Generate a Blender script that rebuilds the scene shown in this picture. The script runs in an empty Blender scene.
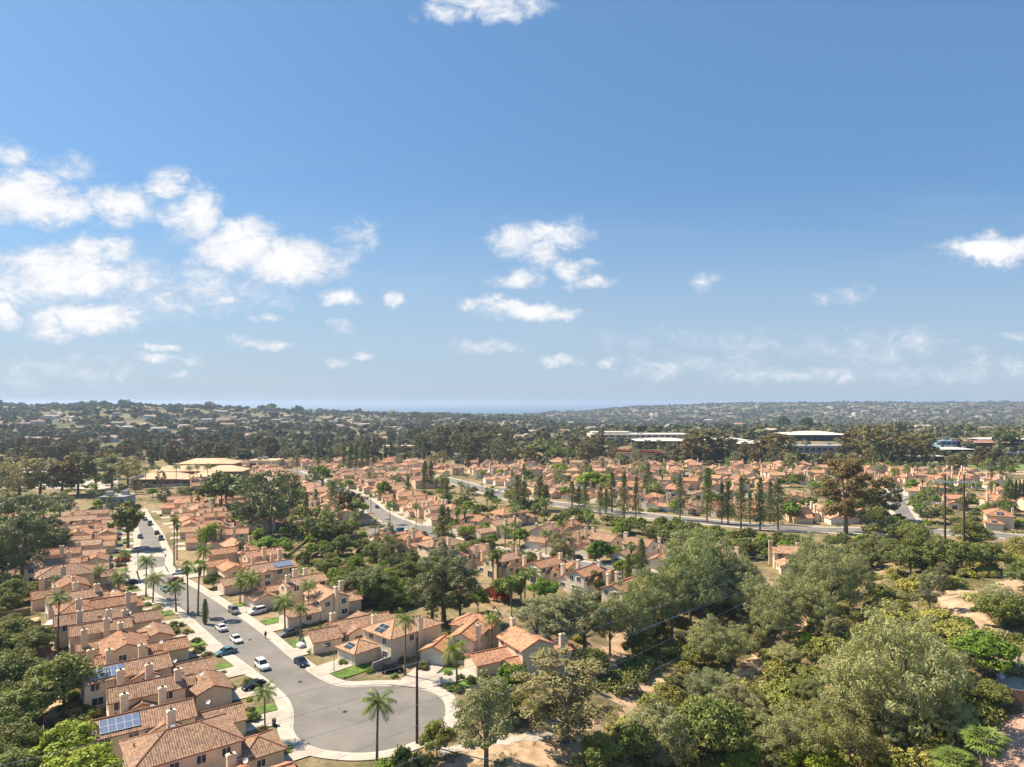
import bpy, math, random
import numpy as np
from mathutils import Vector, Matrix
R = math.radians
rng = random.Random(7)
npr = np.random.default_rng(7)
SC = bpy.context.scene
COL = SC.collection

# ------------------------------------------------------------------ camera, sky, sun, exposure
F, CX, EYE, H = 683.0, 512.0, 402.0, 55.0           # focal in px, centre column, eye-level row, camera height
cam_d = bpy.data.cameras.new('camera')
cam = bpy.data.objects.new('camera', cam_d)
COL.objects.link(cam)
cam.location = (0, 0, H)
cam.rotation_euler = (R(90), 0, 0)
cam_d.sensor_width = 36
cam_d.lens = F / 1024 * 36
cam_d.shift_y = (EYE - 383.5) / 1024
cam_d.clip_start = 0.5
cam_d.clip_end = 90000
SC.camera = cam

SUN_AZ, SUN_EL = R(-66), R(49)                       # azimuth measured from +Y towards +X
SUNV = Vector((math.sin(SUN_AZ) * math.cos(SUN_EL), math.cos(SUN_AZ) * math.cos(SUN_EL), math.sin(SUN_EL)))
sl = bpy.data.lights.new('sun', 'SUN')
sl.energy = 5.0
sl.angle = R(0.5)
sl.color = (1.0, 0.87, 0.68)
so = bpy.data.objects.new('sun', sl)
COL.objects.link(so)
so.rotation_euler = SUNV.to_track_quat('Z', 'Y').to_euler()

SC.view_settings.view_transform = 'Standard'
SC.view_settings.look = 'None'
SC.view_settings.gamma = 1
SC.view_settings.exposure = 0.94
SC.view_settings.use_curve_mapping = False
SC.render.engine = 'CYCLES'
cy = SC.cycles
cy.max_bounces = 5; cy.diffuse_bounces = 2; cy.glossy_bounces = 2; cy.transmission_bounces = 2
cy.volume_bounces = 0; cy.transparent_max_bounces = 4
cy.use_denoising = True
cy.volume_max_steps = 8

class NT:
    """tiny helper round a node tree"""
    def __init__(s, t): s.t = t; s.n = t.nodes; s.l = t.links
    def new(s, typ, **kw):
        n = s.n.new(typ)
        for k, v in kw.items():
            setattr(n, k, v)
        return n
    def put(s, sock, v):
        if hasattr(v, 'is_output'): s.l.new(v, sock)
        elif v is not None: sock.default_value = v
    def math(s, op, a, b=None, c=None, clamp=False):
        n = s.n.new('ShaderNodeMath'); n.operation = op; n.use_clamp = clamp
        s.put(n.inputs[0], a)
        if b is not None: s.put(n.inputs[1], b)
        if c is not None: s.put(n.inputs[2], c)
        return n.outputs[0]
    def vec(s, op, a, b=None):
        n = s.n.new('ShaderNodeVectorMath'); n.operation = op
        s.put(n.inputs[0], a)
        if b is not None: s.put(n.inputs[1], b)
        return n.outputs['Value'] if op in ('LENGTH', 'DOT_PRODUCT', 'DISTANCE') else n.outputs[0]
    def mix(s, fac, a, b, mode='MIX'):
        n = s.n.new('ShaderNodeMix'); n.data_type = 'RGBA'; n.blend_type = mode
        s.put(n.inputs[0], fac)
        s.put(n.inputs[6], a if hasattr(a, 'is_output') else (*a, 1))
        s.put(n.inputs[7], b if hasattr(b, 'is_output') else (*b, 1))
        return n.outputs[2]
    def ramp(s, x, lo, hi, a=0.0, b=1.0, smooth=True):
        n = s.n.new('ShaderNodeMapRange'); n.interpolation_type = 'SMOOTHSTEP' if smooth else 'LINEAR'
        s.put(n.inputs[0], x)
        for i, v in enumerate((lo, hi, a, b)): n.inputs[1 + i].default_value = v
        return n.outputs[0]
    def noise(s, vec, scale, detail=3, rough=0.55, dist=0.0):
        n = s.n.new('ShaderNodeTexNoise')
        if vec is not None: s.l.new(vec, n.inputs['Vector'])
        n.inputs['Scale'].default_value = scale; n.inputs['Detail'].default_value = detail
        n.inputs['Roughness'].default_value = rough; n.inputs['Distortion'].default_value = dist
        return n.outputs['Fac']

# ---- world: physical sky with the day's scattered cumulus
wd = bpy.data.worlds.new('World')
SC.world = wd
wd.use_nodes = True
w = NT(wd.node_tree)
w.n.clear()
sky = w.new('ShaderNodeTexSky', sky_type='NISHITA', sun_disc=False)
sky.sun_elevation = SUN_EL
sky.sun_rotation = SUN_AZ
sky.altitude = 0
sky.air_density = 1.0
sky.dust_density = 0.7
sky.ozone_density = 2.2
geo = w.new('ShaderNodeTexCoord')
sep = w.new('ShaderNodeSeparateXYZ'); w.l.new(geo.outputs['Generated'], sep.inputs[0])
dx, dy, dz = sep.outputs
dys = w.math('MAXIMUM', dy, 0.05)
U = w.math('DIVIDE', dx, dys); V = w.math('DIVIDE', dz, dys)
comb = w.new('ShaderNodeCombineXYZ'); w.l.new(U, comb.inputs[0]); w.l.new(V, comb.inputs[1])
uv = comb.outputs[0]
# warp so edges are ragged
nw = w.new('ShaderNodeTexNoise'); w.l.new(uv, nw.inputs['Vector']); nw.inputs['Scale'].default_value = 16; nw.inputs['Detail'].default_value = 5; nw.inputs['Roughness'].default_value = 0.6
wv = w.vec('SUBTRACT', nw.outputs['Color'], (0.5, 0.5, 0.5))
wv = w.vec('MULTIPLY', wv, (0.085, 0.05, 0))
uvw = w.vec('ADD', uv, wv)
CL = [  # cx, cy, rx, ry, strength : direction of each cloud
 (490,6,62,17,.75),(440,14,24,12,.6),(15,197,70,30,1.05),(50,205,50,22,1.0),(125,205,48,24,1.1),(165,182,18,16,.7),(195,215,32,34,.9),
 (240,248,64,26,1.15),(290,258,68,26,1.25),(250,228,34,12,.7),(8,155,26,14,.55),(70,168,30,10,.35),(95,252,42,18,.9),(60,275,85,30,1.1),(130,278,50,20,.7),
 (20,290,60,22,.8),(85,318,74,17,1.2),(60,330,40,10,.7),(222,302,24,6,.65),(265,319,18,6,.6),(262,343,34,6.5,.75),(338,297,22,10,.95),(394,296,13,10,.85),
 (158,349,22,5,.65),(156,360,26,5,.65),(190,362,14,4,.5),(175,373,14,4,.45),(340,362,14,5,.45),(365,354,13,5,.6),(338,326,12,7,.3),
 (515,242,27,17,.9),(556,236,42,15,.85),(575,232,18,15,.7),(540,254,24,16,.8),(572,268,25,12,.8),(590,282,28,6,.6),(516,278,30,11,.8),
 (530,311,54,11,1.15),(482,302,20,8,.7),(487,348,42,8,.5),(558,363,22,6,.65),(609,362,12,6,.5),(655,370,30,8,.35),(704,282,17,9,.45),
 (1000,249,62,17,1.3),(990,238,22,10,.8),(1020,334,22,5,.5),(845,296,24,9,.22),(790,372,90,10,.3),(740,364,60,8,.25),(880,346,70,12,.18),(960,375,80,8,.25),(710,342,70,10,.12),
 (60,372,90,14,.25),(360,236,18,14,.22),(1010,366,40,8,.22),(190,292,80,26,.35),(5,312,14,18,1.0)]
dens = None
for cx, cyy, rx, ry, st in CL:
    c = ((cx - CX) / F, (EYE - cyy) / F, 0)
    v = w.vec('SUBTRACT', uvw, c)
    v = w.vec('MULTIPLY', v, (F / rx, F / ry, 0))
    d2 = w.vec('DOT_PRODUCT', v, v)
    m = w.math('MULTIPLY_ADD', d2, -st, st)          # st*(1-r^2)
    dens = m if dens is None else w.math('MAXIMUM', dens, m)
dens = w.math('MAXIMUM', dens, -1.0)
mp = w.vec('MULTIPLY', uv, (1.0, 1.7, 1))
nf = w.noise(mp, 26, 10, 0.68, 0.5)
nf2 = w.noise(mp, 6, 4, 0.6)
t = w.math('MULTIPLY_ADD', w.math('SUBTRACT', nf, 0.5), 2.3, dens)
t = w.math('MULTIPLY_ADD', w.math('SUBTRACT', nf2, 0.5), 0.8, t)
cov = w.ramp(t, -0.30, 0.85)
front = w.ramp(dy, 0.06, 0.15)
cov = w.math('MULTIPLY', cov, front)
cov = w.math('MULTIPLY', cov, 0.93)
# thin high veil, streaks low over the sea
mv = w.vec('MULTIPLY', uv, (0.6, 3.2, 1))
veil = w.ramp(w.noise(mv, 3.5, 6, 0.6, 0.4), 0.48, 0.8)
veil = w.math('MULTIPLY', veil, w.ramp(V, 0.42, 0.08))
veil = w.math('MULTIPLY', veil, w.math('MULTIPLY', front, 0.30))
ccol = w.mix(w.ramp(w.math('MULTIPLY_ADD', w.math('SUBTRACT', w.noise(mp, 14, 6, .6), .5), 1.6, t), 0.1, 1.3), (4.7, 5.2, 6.0), (7.4, 7.3, 7.2))
skyc = w.mix(1.0, sky.outputs[0], (0.68, 0.885, 0.975), 'MULTIPLY')
skyc = w.mix(0.42, skyc, (1.22, 2.55, 4.75))
skyc = w.mix(w.ramp(V, 0.34, -0.02, 0.0, 0.85), skyc, (3.5, 4.25, 5.1))
col = w.mix(veil, skyc, (4.6, 5.0, 5.6))
col = w.mix(cov, col, ccol)
bg = w.new('ShaderNodeBackground'); w.l.new(col, bg.inputs[0]); bg.inputs[1].default_value = 0.0755
wo = w.new('ShaderNodeOutputWorld'); w.l.new(bg.outputs[0], wo.inputs[0])

# ------------------------------------------------------------------ terrain
def sst(x, a, b):
    t = np.clip((np.asarray(x, float) - a) / (b - a), 0, 1)
    return t * t * (3 - 2 * t)
TU = [-1.6, -0.75, -0.6, -0.44, -0.36, -0.27, -0.15, 0.0, 0.07, 0.2, 0.35, 0.55, 0.75, 1.6]
TD = [0, 700, 950, 1250, 1700, 2200, 3000, 4000, 5000, 6500, 9000, 13000]
TT = np.array([
 # 0  700 950 1250 1700 2200 3000 4000 5000 6500 9000 13000
 [0,  0,  -4,  6,  27,  42,  26,   0, -30, -70, -108, -130],
 [0,  0,  -4,  6,  27,  43,  26,   0, -30, -70, -108, -130],
 [0,  0,  -4,  5,  26,  41,  26,   0, -30, -70, -108, -130],
 [0,  0,  -4,  3,  22,  38,  24,   0, -30, -70, -108, -130],
 [0,  0,  -5,  0,  13,  24,  12,   0, -30, -70, -108, -130],
 [0,  0,  -5, -3,   1,  10,   3,   0, -30, -70, -108, -130],
 [0,  0,  -3, -6,  -5,  -3, -10, -20, -40, -70, -108, -130],
 [0,  0,   0, -3,  -8,  -8, -20, -36, -50, -75, -108, -130],
 [0,  0,   2,  0, -12, -30, -40, -38, -25, -60, -108, -130],
 [0,  0,   5,  2, -12, -38, -42, -12,  18,   5,  -60, -130],
 [0,  0,   5,  2, -12, -38, -40,  -4,  38,  42,  -10, -130],
 [0,  0,   4,  2, -12, -38, -36,   2,  42,  46,    6, -130],
 [0,  0,   3,  2, -12, -38, -36,   2,  42,  46,    6, -130],
 [0,  0,   3,  2, -12, -38, -36,   2,  42,  46,    6, -130]], float)
def terr(x, y):
    x = np.asarray(x, float); y = np.asarray(y, float)
    d = np.maximum(y, 1.0); u = x / np.maximum(d, 90.0)
    iu = np.clip(np.searchsorted(TU, u) - 1, 0, len(TU) - 2)
    idd = np.clip(np.searchsorted(TD, d) - 1, 0, len(TD) - 2)
    U0 = np.array(TU); D0 = np.array(TD)
    fu = np.clip((u - U0[iu]) / (U0[iu + 1] - U0[iu]), 0, 1); fd = np.clip((d - D0[idd]) / (D0[idd + 1] - D0[idd]), 0, 1)
    fu = fu * fu * (3 - 2 * fu)
    z = (TT[iu, idd] * (1 - fu) + TT[iu + 1, idd] * fu) * (1 - fd) + (TT[iu, idd + 1] * (1 - fu) + TT[iu + 1, idd + 1] * fu) * fd
    z = z + sst(d, 900, 1600) * (4 * np.sin(x / 190 + 1) * np.sin(y / 240) + 3 * np.sin(x / 83 + y / 130)) * (1 - 0.5 * sst(d, 2200, 2600))
    # canyon in the near right, spur at the right edge, drop behind the left row
    z = z - 7 * sst(x, -2, 32) * (1 - sst(x, 45, 90)) * sst(y, 70, 105) * (1 - sst(y, 165, 215))
    z = z + 8 * sst(u, 0.42, 0.68) * sst(y, 60, 110) * (1 - sst(y, 225, 275))
    z = z - 11 * sst(-u, 0.70, 0.98) * (1 - sst(y, 250, 340))
    return z
def tz(x, y): return float(terr(x, y))
ATD = np.geomspace(60, 12000, 900)
def at(px, py, h=0.0, dmax=12000):
    """ground point (under height h) met by the sight line of a photo pixel"""
    s = (py - EYE) / F; u = (px - CX) / F
    g = H - s * ATD - terr(u * ATD, ATD) - h
    i = int(np.argmax(g <= 0)) if (g <= 0).any() else len(ATD) - 1
    i = max(i, 1); k = g[i - 1] / (g[i - 1] - g[i]) if g[i - 1] != g[i] else 0
    d = ATD[i - 1] + (ATD[i] - ATD[i - 1]) * float(min(max(k, 0), 1))
    return Vector((u * d, d, tz(u * d, d)))
def proj(p): return (CX + F * p[0] / max(p[1], 1), EYE + F * (H - p[2]) / max(p[1], 1))

# ------------------------------------------------------------------ materials
MATS = {}
def mat(name):
    if name in MATS: return MATS[name], None
    m = bpy.data.materials.new(name); m.use_nodes = True
    t = NT(m.node_tree)
    b = t.n['Principled BSDF']
    MATS[name] = m
    return m, (t, b)
def simple(name, col, rough=0.7, metal=0.0, var=0.0, scale=1.0, tint=False, bump=0.0, bscale=10):
    m, x = mat(name)
    if x is None: return m
    t, b = x
    c = (*col, 1)
    tc = t.new('ShaderNodeTexCoord').outputs['Object']
    out = None
    if var:
        n = t.noise(tc, scale, 5, 0.6)
        out = t.mix(t.ramp(n, 0.3, 0.7), tuple(v * (1 - var) for v in col), tuple(min(v * (1 + var), 1) for v in col))
    if tint:
        oi = t.new('ShaderNodeObjectInfo')
        out = t.mix(1.0, out if out is not None else col, oi.outputs['Color'], 'MULTIPLY')
    if out is None: b.inputs['Base Color'].default_value = c
    else: t.l.new(out, b.inputs['Base Color'])
    b.inputs['Roughness'].default_value = rough
    b.inputs['Metallic'].default_value = metal
    b.inputs['Specular IOR Level'].default_value = 0.3
    if bump:
        bn = t.new('ShaderNodeBump'); bn.inputs['Strength'].default_value = bump
        t.l.new(t.noise(tc, bscale, 4), bn.inputs['Height']); t.l.new(bn.outputs[0], b.inputs['Normal'])
    return m
def roof_mat():
    m, x = mat('clay_tile')
    if x is None: return m
    t, b = x
    uvn = t.new('ShaderNodeUVMap').outputs[0]
    s = t.new('ShaderNodeSeparateXYZ'); t.l.new(uvn, s.inputs[0])
    u = t.math('DIVIDE', s.outputs[0], 0.34); v = t.math('DIVIDE', s.outputs[1], 0.46)
    cu = t.math('FLOOR', u); cv = t.math('FLOOR', v)
    cb = t.new('ShaderNodeCombineXYZ'); t.l.new(cu, cb.inputs[0]); t.l.new(cv, cb.inputs[1])
    wn = t.new('ShaderNodeTexWhiteNoise', noise_dimensions='2D'); t.l.new(cb.outputs[0], wn.inputs[0])
    oi = t.new('ShaderNodeObjectInfo')
    tc = t.new('ShaderNodeTexCoord').outputs['Object']
    base = t.mix(wn.outputs[0], (0.26, 0.14, 0.08), (0.52, 0.325, 0.205))
    stain = t.ramp(t.noise(tc, 0.35, 6, 0.65), 0.42, 0.72)
    base = t.mix(t.math('MULTIPLY', stain, 0.42), base, (0.27, 0.16, 0.11))
    pale = t.ramp(t.noise(tc, 1.6, 4, 0.6, 0.5), 0.60, 0.78)
    base = t.mix(t.math('MULTIPLY', pale, 0.30), base, (0.52, 0.36, 0.27))
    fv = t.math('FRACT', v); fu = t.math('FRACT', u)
    # shade painted into the tile colour: pans between barrels, then each lap
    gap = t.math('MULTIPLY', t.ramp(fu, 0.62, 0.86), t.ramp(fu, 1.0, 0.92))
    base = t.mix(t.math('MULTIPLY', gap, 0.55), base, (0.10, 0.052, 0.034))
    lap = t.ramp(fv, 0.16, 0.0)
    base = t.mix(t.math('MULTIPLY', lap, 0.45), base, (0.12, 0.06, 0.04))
    base = t.mix(1.0, base, oi.outputs['Color'], 'MULTIPLY')
    t.l.new(base, b.inputs['Base Color'])
    b.inputs['Roughness'].default_value = 0.8
    b.inputs['Specular IOR Level'].default_value = 0.25
    hgt = t.math('ADD', t.math('SINE', t.math('MULTIPLY', u, 2 * math.pi)), t.math('MULTIPLY', fv, -0.8))
    bn = t.new('ShaderNodeBump'); bn.inputs['Strength'].default_value = 0.8; bn.inputs['Distance'].default_value = 0.06
    t.l.new(hgt, bn.inputs['Height']); t.l.new(bn.outputs[0], b.inputs['Normal'])
    return m
def leaf_mat(name, c1, c2, trans=0.25, c3=None):
    m, x = mat(name)
    if x is None: return m
    t, b = x
    g = t.new('ShaderNodeNewGeometry'); oi = t.new('ShaderNodeObjectInfo')
    tc = t.new('ShaderNodeTexCoord').outputs['Object']
    f = t.math('ADD', t.math('MULTIPLY', g.outputs['Random Per Island'], 0.55), t.math('MULTIPLY', t.noise(tc, 0.55, 3), 0.6))
    c = t.mix(t.math('SUBTRACT', f, 0.08, clamp=True), c1, c2)
    if c3:
        c = t.mix(t.ramp(t.noise(tc, 0.3, 2), 0.52, 0.66), c, c3)
    c = t.mix(1.0, c, oi.outputs['Color'], 'MULTIPLY')
    t.l.new(c, b.inputs['Base Color']); b.inputs['Roughness'].default_value = 0.55
    b.inputs['Specular IOR Level'].default_value = 0.25
    tr = t.new('ShaderNodeBsdfTranslucent')
    t.l.new(t.mix(1.0, c, (1.15, 1.08, 0.6), 'MULTIPLY'), tr.inputs[0])
    ms = t.new('ShaderNodeMixShader'); ms.inputs[0].default_value = trans
    t.l.new(b.outputs[0], ms.inputs[1]); t.l.new(tr.outputs[0], ms.inputs[2])
    t.l.new(ms.outputs[0], t.n['Material Output'].inputs[0])
    return m
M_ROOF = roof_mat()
M_RIDGE = simple('ridge_tile', (0.33, 0.15, 0.085), 0.8, var=0.25, scale=6, tint=True)
M_EAVE = simple('eave_board', (0.16, 0.09, 0.06), 0.8)
M_WALL = simple('stucco', (0.70, 0.585, 0.445), 0.9, var=0.07, scale=0.7, tint=True, bump=0.15, bscale=30)
M_WHITE = simple('white_trim', (0.74, 0.72, 0.68), 0.6)
M_GLASS = simple('window_glass', (0.035, 0.045, 0.055), 0.08)
M_DARK = simple('dark_flue', (0.03, 0.028, 0.026), 0.8)
M_GAR = simple('garage_panel', (0.66, 0.62, 0.55), 0.6, var=0.04, scale=2, tint=True)
M_DOOR = simple('door_paint', (0.13, 0.07, 0.05), 0.5)
M_BARK = simple('grey_bark', (0.17, 0.135, 0.105), 0.9, var=0.35, scale=2.5)
M_PBARK = simple('palm_bark', (0.16, 0.125, 0.095), 0.9, var=0.3, scale=4)
M_WOOD = simple('weathered_pole_wood', (0.085, 0.058, 0.042), 0.9, var=0.3, scale=3)
M_FENCE = simple('fence_board', (0.27, 0.165, 0.10), 0.85, var=0.25, scale=2)
M_BLOCK = simple('block_wall', (0.36, 0.33, 0.29), 0.9, var=0.12, scale=1.5)
M_PAINT = simple('car_paint', (1, 1, 1), 0.25, tint=True)
M_RUB = simple('tyre_rubber', (0.02, 0.02, 0.02), 0.85)
M_RIM = simple('alloy', (0.5, 0.5, 0.52), 0.3, 0.8)
M_CGL = simple('car_glass', (0.02, 0.025, 0.03), 0.05)
M_LAMP = simple('headlamp_lens', (0.75, 0.77, 0.8), 0.15)
M_TAIL = simple('tail_lens', (0.35, 0.02, 0.02), 0.25)
M_METAL = simple('galvanised_steel', (0.38, 0.39, 0.40), 0.45, 0.7)
M_WIRE = simple('wire_aluminium', (0.55, 0.55, 0.56), 0.35, 0.6)

def solar_mat():
    m, x = mat('solar_cells')
    t, b = x
    uvn = t.new('ShaderNodeUVMap').outputs[0]
    s = t.new('ShaderNodeSeparateXYZ'); t.l.new(uvn, s.inputs[0])
    fu = t.math('FRACT', s.outputs[0]); fv = t.math('FRACT', t.math('DIVIDE', s.outputs[1], 1.7))
    line = t.math('MAXIMUM', t.math('LESS_THAN', fu, 0.06), t.math('LESS_THAN', fv, 0.045))
    oi = t.new('ShaderNodeObjectInfo')
    c = t.mix(line, oi.outputs['Color'], (0.55, 0.57, 0.60))
    t.l.new(c, b.inputs['Base Color']); b.inputs['Roughness'].default_value = 0.22
    return m
M_SOLAR = solar_mat()

# ------------------------------------------------------------------ mesh builder
class MB:
    def __init__(s): s.v = []; s.f = []; s.m = []; s.uv = []
    def poly(s, pts, m=0, uv=None):
        i = len(s.v); s.v.extend([tuple(p) for p in pts]); s.f.append(tuple(range(i, i + len(pts)))); s.m.append(m)
        s.uv.append(uv or [(0, 0)] * len(pts))
    def box(s, x0, x1, y0, y1, z0, z1, m=0, skip=''):
        c = [(x, y, z) for z in (z0, z1) for y in (y0, y1) for x in (x0, x1)]
        fs = [('d', (0, 2, 3, 1)), ('u', (4, 5, 7, 6)), ('f', (0, 1, 5, 4)), ('b', (2, 6, 7, 3)), ('l', (0, 4, 6, 2)), ('r', (1, 3, 7, 5))]
        i = len(s.v); s.v.extend(c)
        for k, q in fs:
            if k in skip: continue
            s.f.append(tuple(i + a for a in q)); s.m.append(m); s.uv.append([(0, 0)] * 4)
    def obox(s, o, ax, ay, az, m=0):
        o = Vector(o); ax = Vector(ax); ay = Vector(ay); az = Vector(az)
        c = [o + ax * a + ay * b + az * k for k in (0, 1) for b in (0, 1) for a in (0, 1)]
        i = len(s.v); s.v.extend([tuple(p) for p in c])
        for q in ((0, 2, 3, 1), (4, 5, 7, 6), (0, 1, 5, 4), (2, 6, 7, 3), (0, 4, 6, 2), (1, 3, 7, 5)):
            s.f.append(tuple(i + a for a in q)); s.m.append(m); s.uv.append([(0, 0)] * 4)
    def tube(s, pts, rad, n=6, m=0, cap=True):
        pts = [Vector(p) for p in pts]; rings = []
        for k, p in enumerate(pts):
            a = pts[min(k + 1, len(pts) - 1)] - pts[max(k - 1, 0)]
            if a.length < 1e-9: a = Vector((0, 0, 1))
            a.normalize()
            q = Vector((1, 0, 0)) if abs(a.x) < 0.8 else Vector((0, 1, 0))
            e = a.cross(q).normalized(); g = a.cross(e)
            r = rad[k] if isinstance(rad, (list, tuple)) else rad
            i = len(s.v); rings.append(i)
            for j in range(n):
                th = 2 * math.pi * j / n
                s.v.append(tuple(p + e * (math.cos(th) * r) + g * (math.sin(th) * r)))
        for k in range(len(rings) - 1):
            for j in range(n):
                s.f.append((rings[k] + j, rings[k] + (j + 1) % n, rings[k + 1] + (j + 1) % n, rings[k + 1] + j)); s.m.append(m); s.uv.append([(0, 0)] * 4)
        if cap:
            s.f.append(tuple(rings[-1] + j for j in range(n))); s.m.append(m); s.uv.append([(0, 0)] * n)
            s.f.append(tuple(rings[0] + j for j in reversed(range(n)))); s.m.append(m); s.uv.append([(0, 0)] * n)
    def mesh(s, name, mats, smooth=False):
        me = bpy.data.meshes.new(name)
        me.from_pydata(s.v, [], s.f)
        for x in (mats if isinstance(mats, (list, tuple)) else [mats]): me.materials.append(x)
        me.polygons.foreach_set('material_index', s.m)
        ul = me.uv_layers.new(name='UVMap')
        flat = [c for f in s.uv for p in f for c in p]
        ul.data.foreach_set('uv', flat)
        if smooth: me.polygons.foreach_set('use_smooth', [True] * len(s.f))
        me.update()
        return me
def link(name, me, parent=None, loc=None, rz=0.0, color=None):
    o = bpy.data.objects.new(name, me); COL.objects.link(o)
    if parent is not None: o.parent = parent
    if loc is not None: o.location = loc
    if rz: o.rotation_euler = (0, 0, rz)
    if color is not None: o.color = (*color, 1)
    return o
THINGS = []
def thing(o, cat, group=None, label=None, auto=None):
    o['category'] = cat
    if group: o['group'] = group
    if label: o['label'] = label
    if auto: THINGS.append((o, auto[0], auto[1]))
    return o
def struct(o, kind='structure'):
    o['kind'] = kind
    return o
def drop(o, *keys):
    for k in keys:
        if k in o: del o[k]

# ---- fast numpy mesh of loose faces
def np_mesh(name, verts, nper, mats, midx=None, tint=None):
    n = len(verts) // nper
    me = bpy.data.meshes.new(name)
    me.vertices.add(len(verts)); me.vertices.foreach_set('co', verts.astype(np.float32).ravel())
    me.loops.add(len(verts)); me.loops.foreach_set('vertex_index', np.arange(len(verts), dtype=np.int32))
    me.polygons.add(n); me.polygons.foreach_set('loop_start', np.arange(0, len(verts), nper, dtype=np.int32))
    try: me.polygons.foreach_set('loop_total', np.full(n, nper, dtype=np.int32))
    except Exception: pass
    for x in mats: me.materials.append(x)
    if midx is not None: me.polygons.foreach_set('material_index', midx.astype(np.int32))
    if tint is not None:
        a = me.attributes.new('tint', 'FLOAT', 'FACE'); a.data.foreach_set('value', tint.astype(np.float32))
    me.update(calc_edges=True)
    return me

# ------------------------------------------------------------------ foliage
def rand_dirs(n, g):
    v = g.normal(size=(n, 3)); return v / np.linalg.norm(v, axis=1, keepdims=True)
def clump_leaves(cent, rad, n_per, size, g, squash=0.75, out=0.55, aspect=0.55):
    """cent (k,3), rad (k,): loose leaf sprays (quads) spread through each clump, denser near its surface"""
    k = len(cent)
    n = k * n_per
    c = np.repeat(cent, n_per, 0); r = np.repeat(rad, n_per)[:, None]
    d = rand_dirs(n, g)
    rr = g.uniform(0.35, 1.0, (n, 1)) ** 0.45
    lump = 1 + 0.22 * np.sin(d[:, :1] * 7 + c[:, :1] * 3) * np.sin(d[:, 1:2] * 6 + c[:, 1:2] * 2)
    p = c + d * rr * r * lump * np.array([1, 1, squash])
    nrm = d * out + rand_dirs(n, g) * (1 - out) + np.array([0, 0, 0.15])
    nrm /= np.linalg.norm(nrm, axis=1, keepdims=True)
    a = np.cross(nrm, rand_dirs(n, g)); a /= np.linalg.norm(a, axis=1, keepdims=True) + 1e-9
    b = np.cross(nrm, a)
    s = size * g.uniform(0.6, 1.35, (n, 1))
    a = a * s; b = b * s * aspect
    q = np.stack([p - a, p - b * 0.9, p + a, p + b], 1)
    return q.reshape(-1, 3)
def crown_points(kind, g, w, h, n):
    """clump centres for a crown whose base is z=0 and height h, half width w"""
    if kind == 'round':
        d = rand_dirs(n, g); d[:, 2] = np.abs(d[:, 2]) * 1.2 - 0.35
        r = g.uniform(0.40, 0.98, (n, 1))
        c = d * r * np.array([w, w, h * 0.5]) + np.array([0, 0, h * 0.46])
        rad = g.uniform(0.15, 0.32, n) * w
    elif kind == 'umbel':                             # open spreading crown
        a = g.uniform(0, 2 * math.pi, n); r = np.sqrt(g.uniform(0.02, 1, n)) * w * 0.85
        z = h * (0.78 - 0.50 * (r / w) ** 2) * g.uniform(0.30, 1.22, n) + 0.10 * h * np.sin(a * 3)
        c = np.stack([np.cos(a) * r, np.sin(a) * r, z], 1)
        rad = g.uniform(0.09, 0.20, n) * w
    elif kind == 'euc':                               # irregular tall crown with gaps
        a = g.uniform(0, 2 * math.pi, n); t = g.uniform(0.0, 1, n)
        prof = 0.35 + 0.75 * np.sin(np.pi * (t * 0.8 + 0.12))
        r = w * prof * g.uniform(0.35, 0.9, n)
        c = np.stack([np.cos(a) * r, np.sin(a) * r, t * h * 0.92], 1)
        rad = g.uniform(0.12, 0.25, n) * w
    elif kind == 'pine':                              # columnar in whorls
        t = (np.arange(n) + g.uniform(0, 1, n)) / n
        a = np.arange(n) * 2.4 + g.uniform(-.4, .4, n)
        r = w * (1.0 - t) ** 0.6 * g.uniform(0.30, 0.80, n)
        c = np.stack([np.cos(a) * r, np.sin(a) * r, t * h * 0.97], 1)
        rad = w * (0.25 + 0.28 * (1 - t)) * g.uniform(0.8, 1.2, n)
    elif kind == 'spire':
        t = (np.arange(n) + 0.5) / n; a = np.arange(n) * 2.4
        r = w * 0.35 * np.sin(np.pi * np.clip(t * 0.85 + 0.12, 0, 1))
        c = np.stack([np.cos(a) * r, np.sin(a) * r, t * h * 0.95], 1)
        rad = w * (0.2 + 0.8 * np.sin(np.pi * (t * 0.8 + 0.1))) * 0.7
    elif kind == 'mound':
        a = g.uniform(0, 2 * math.pi, n); r = np.sqrt(g.uniform(0, 1, n)) * w * 0.8
        z = h * 0.45 * (1 - 0.6 * (r / w) ** 2) * g.uniform(0.6, 1.2, n)
        c = np.stack([np.cos(a) * r, np.sin(a) * r, z], 1)
        rad = g.uniform(0.22, 0.38, n) * w
    return c, rad
TREE = {}
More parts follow.
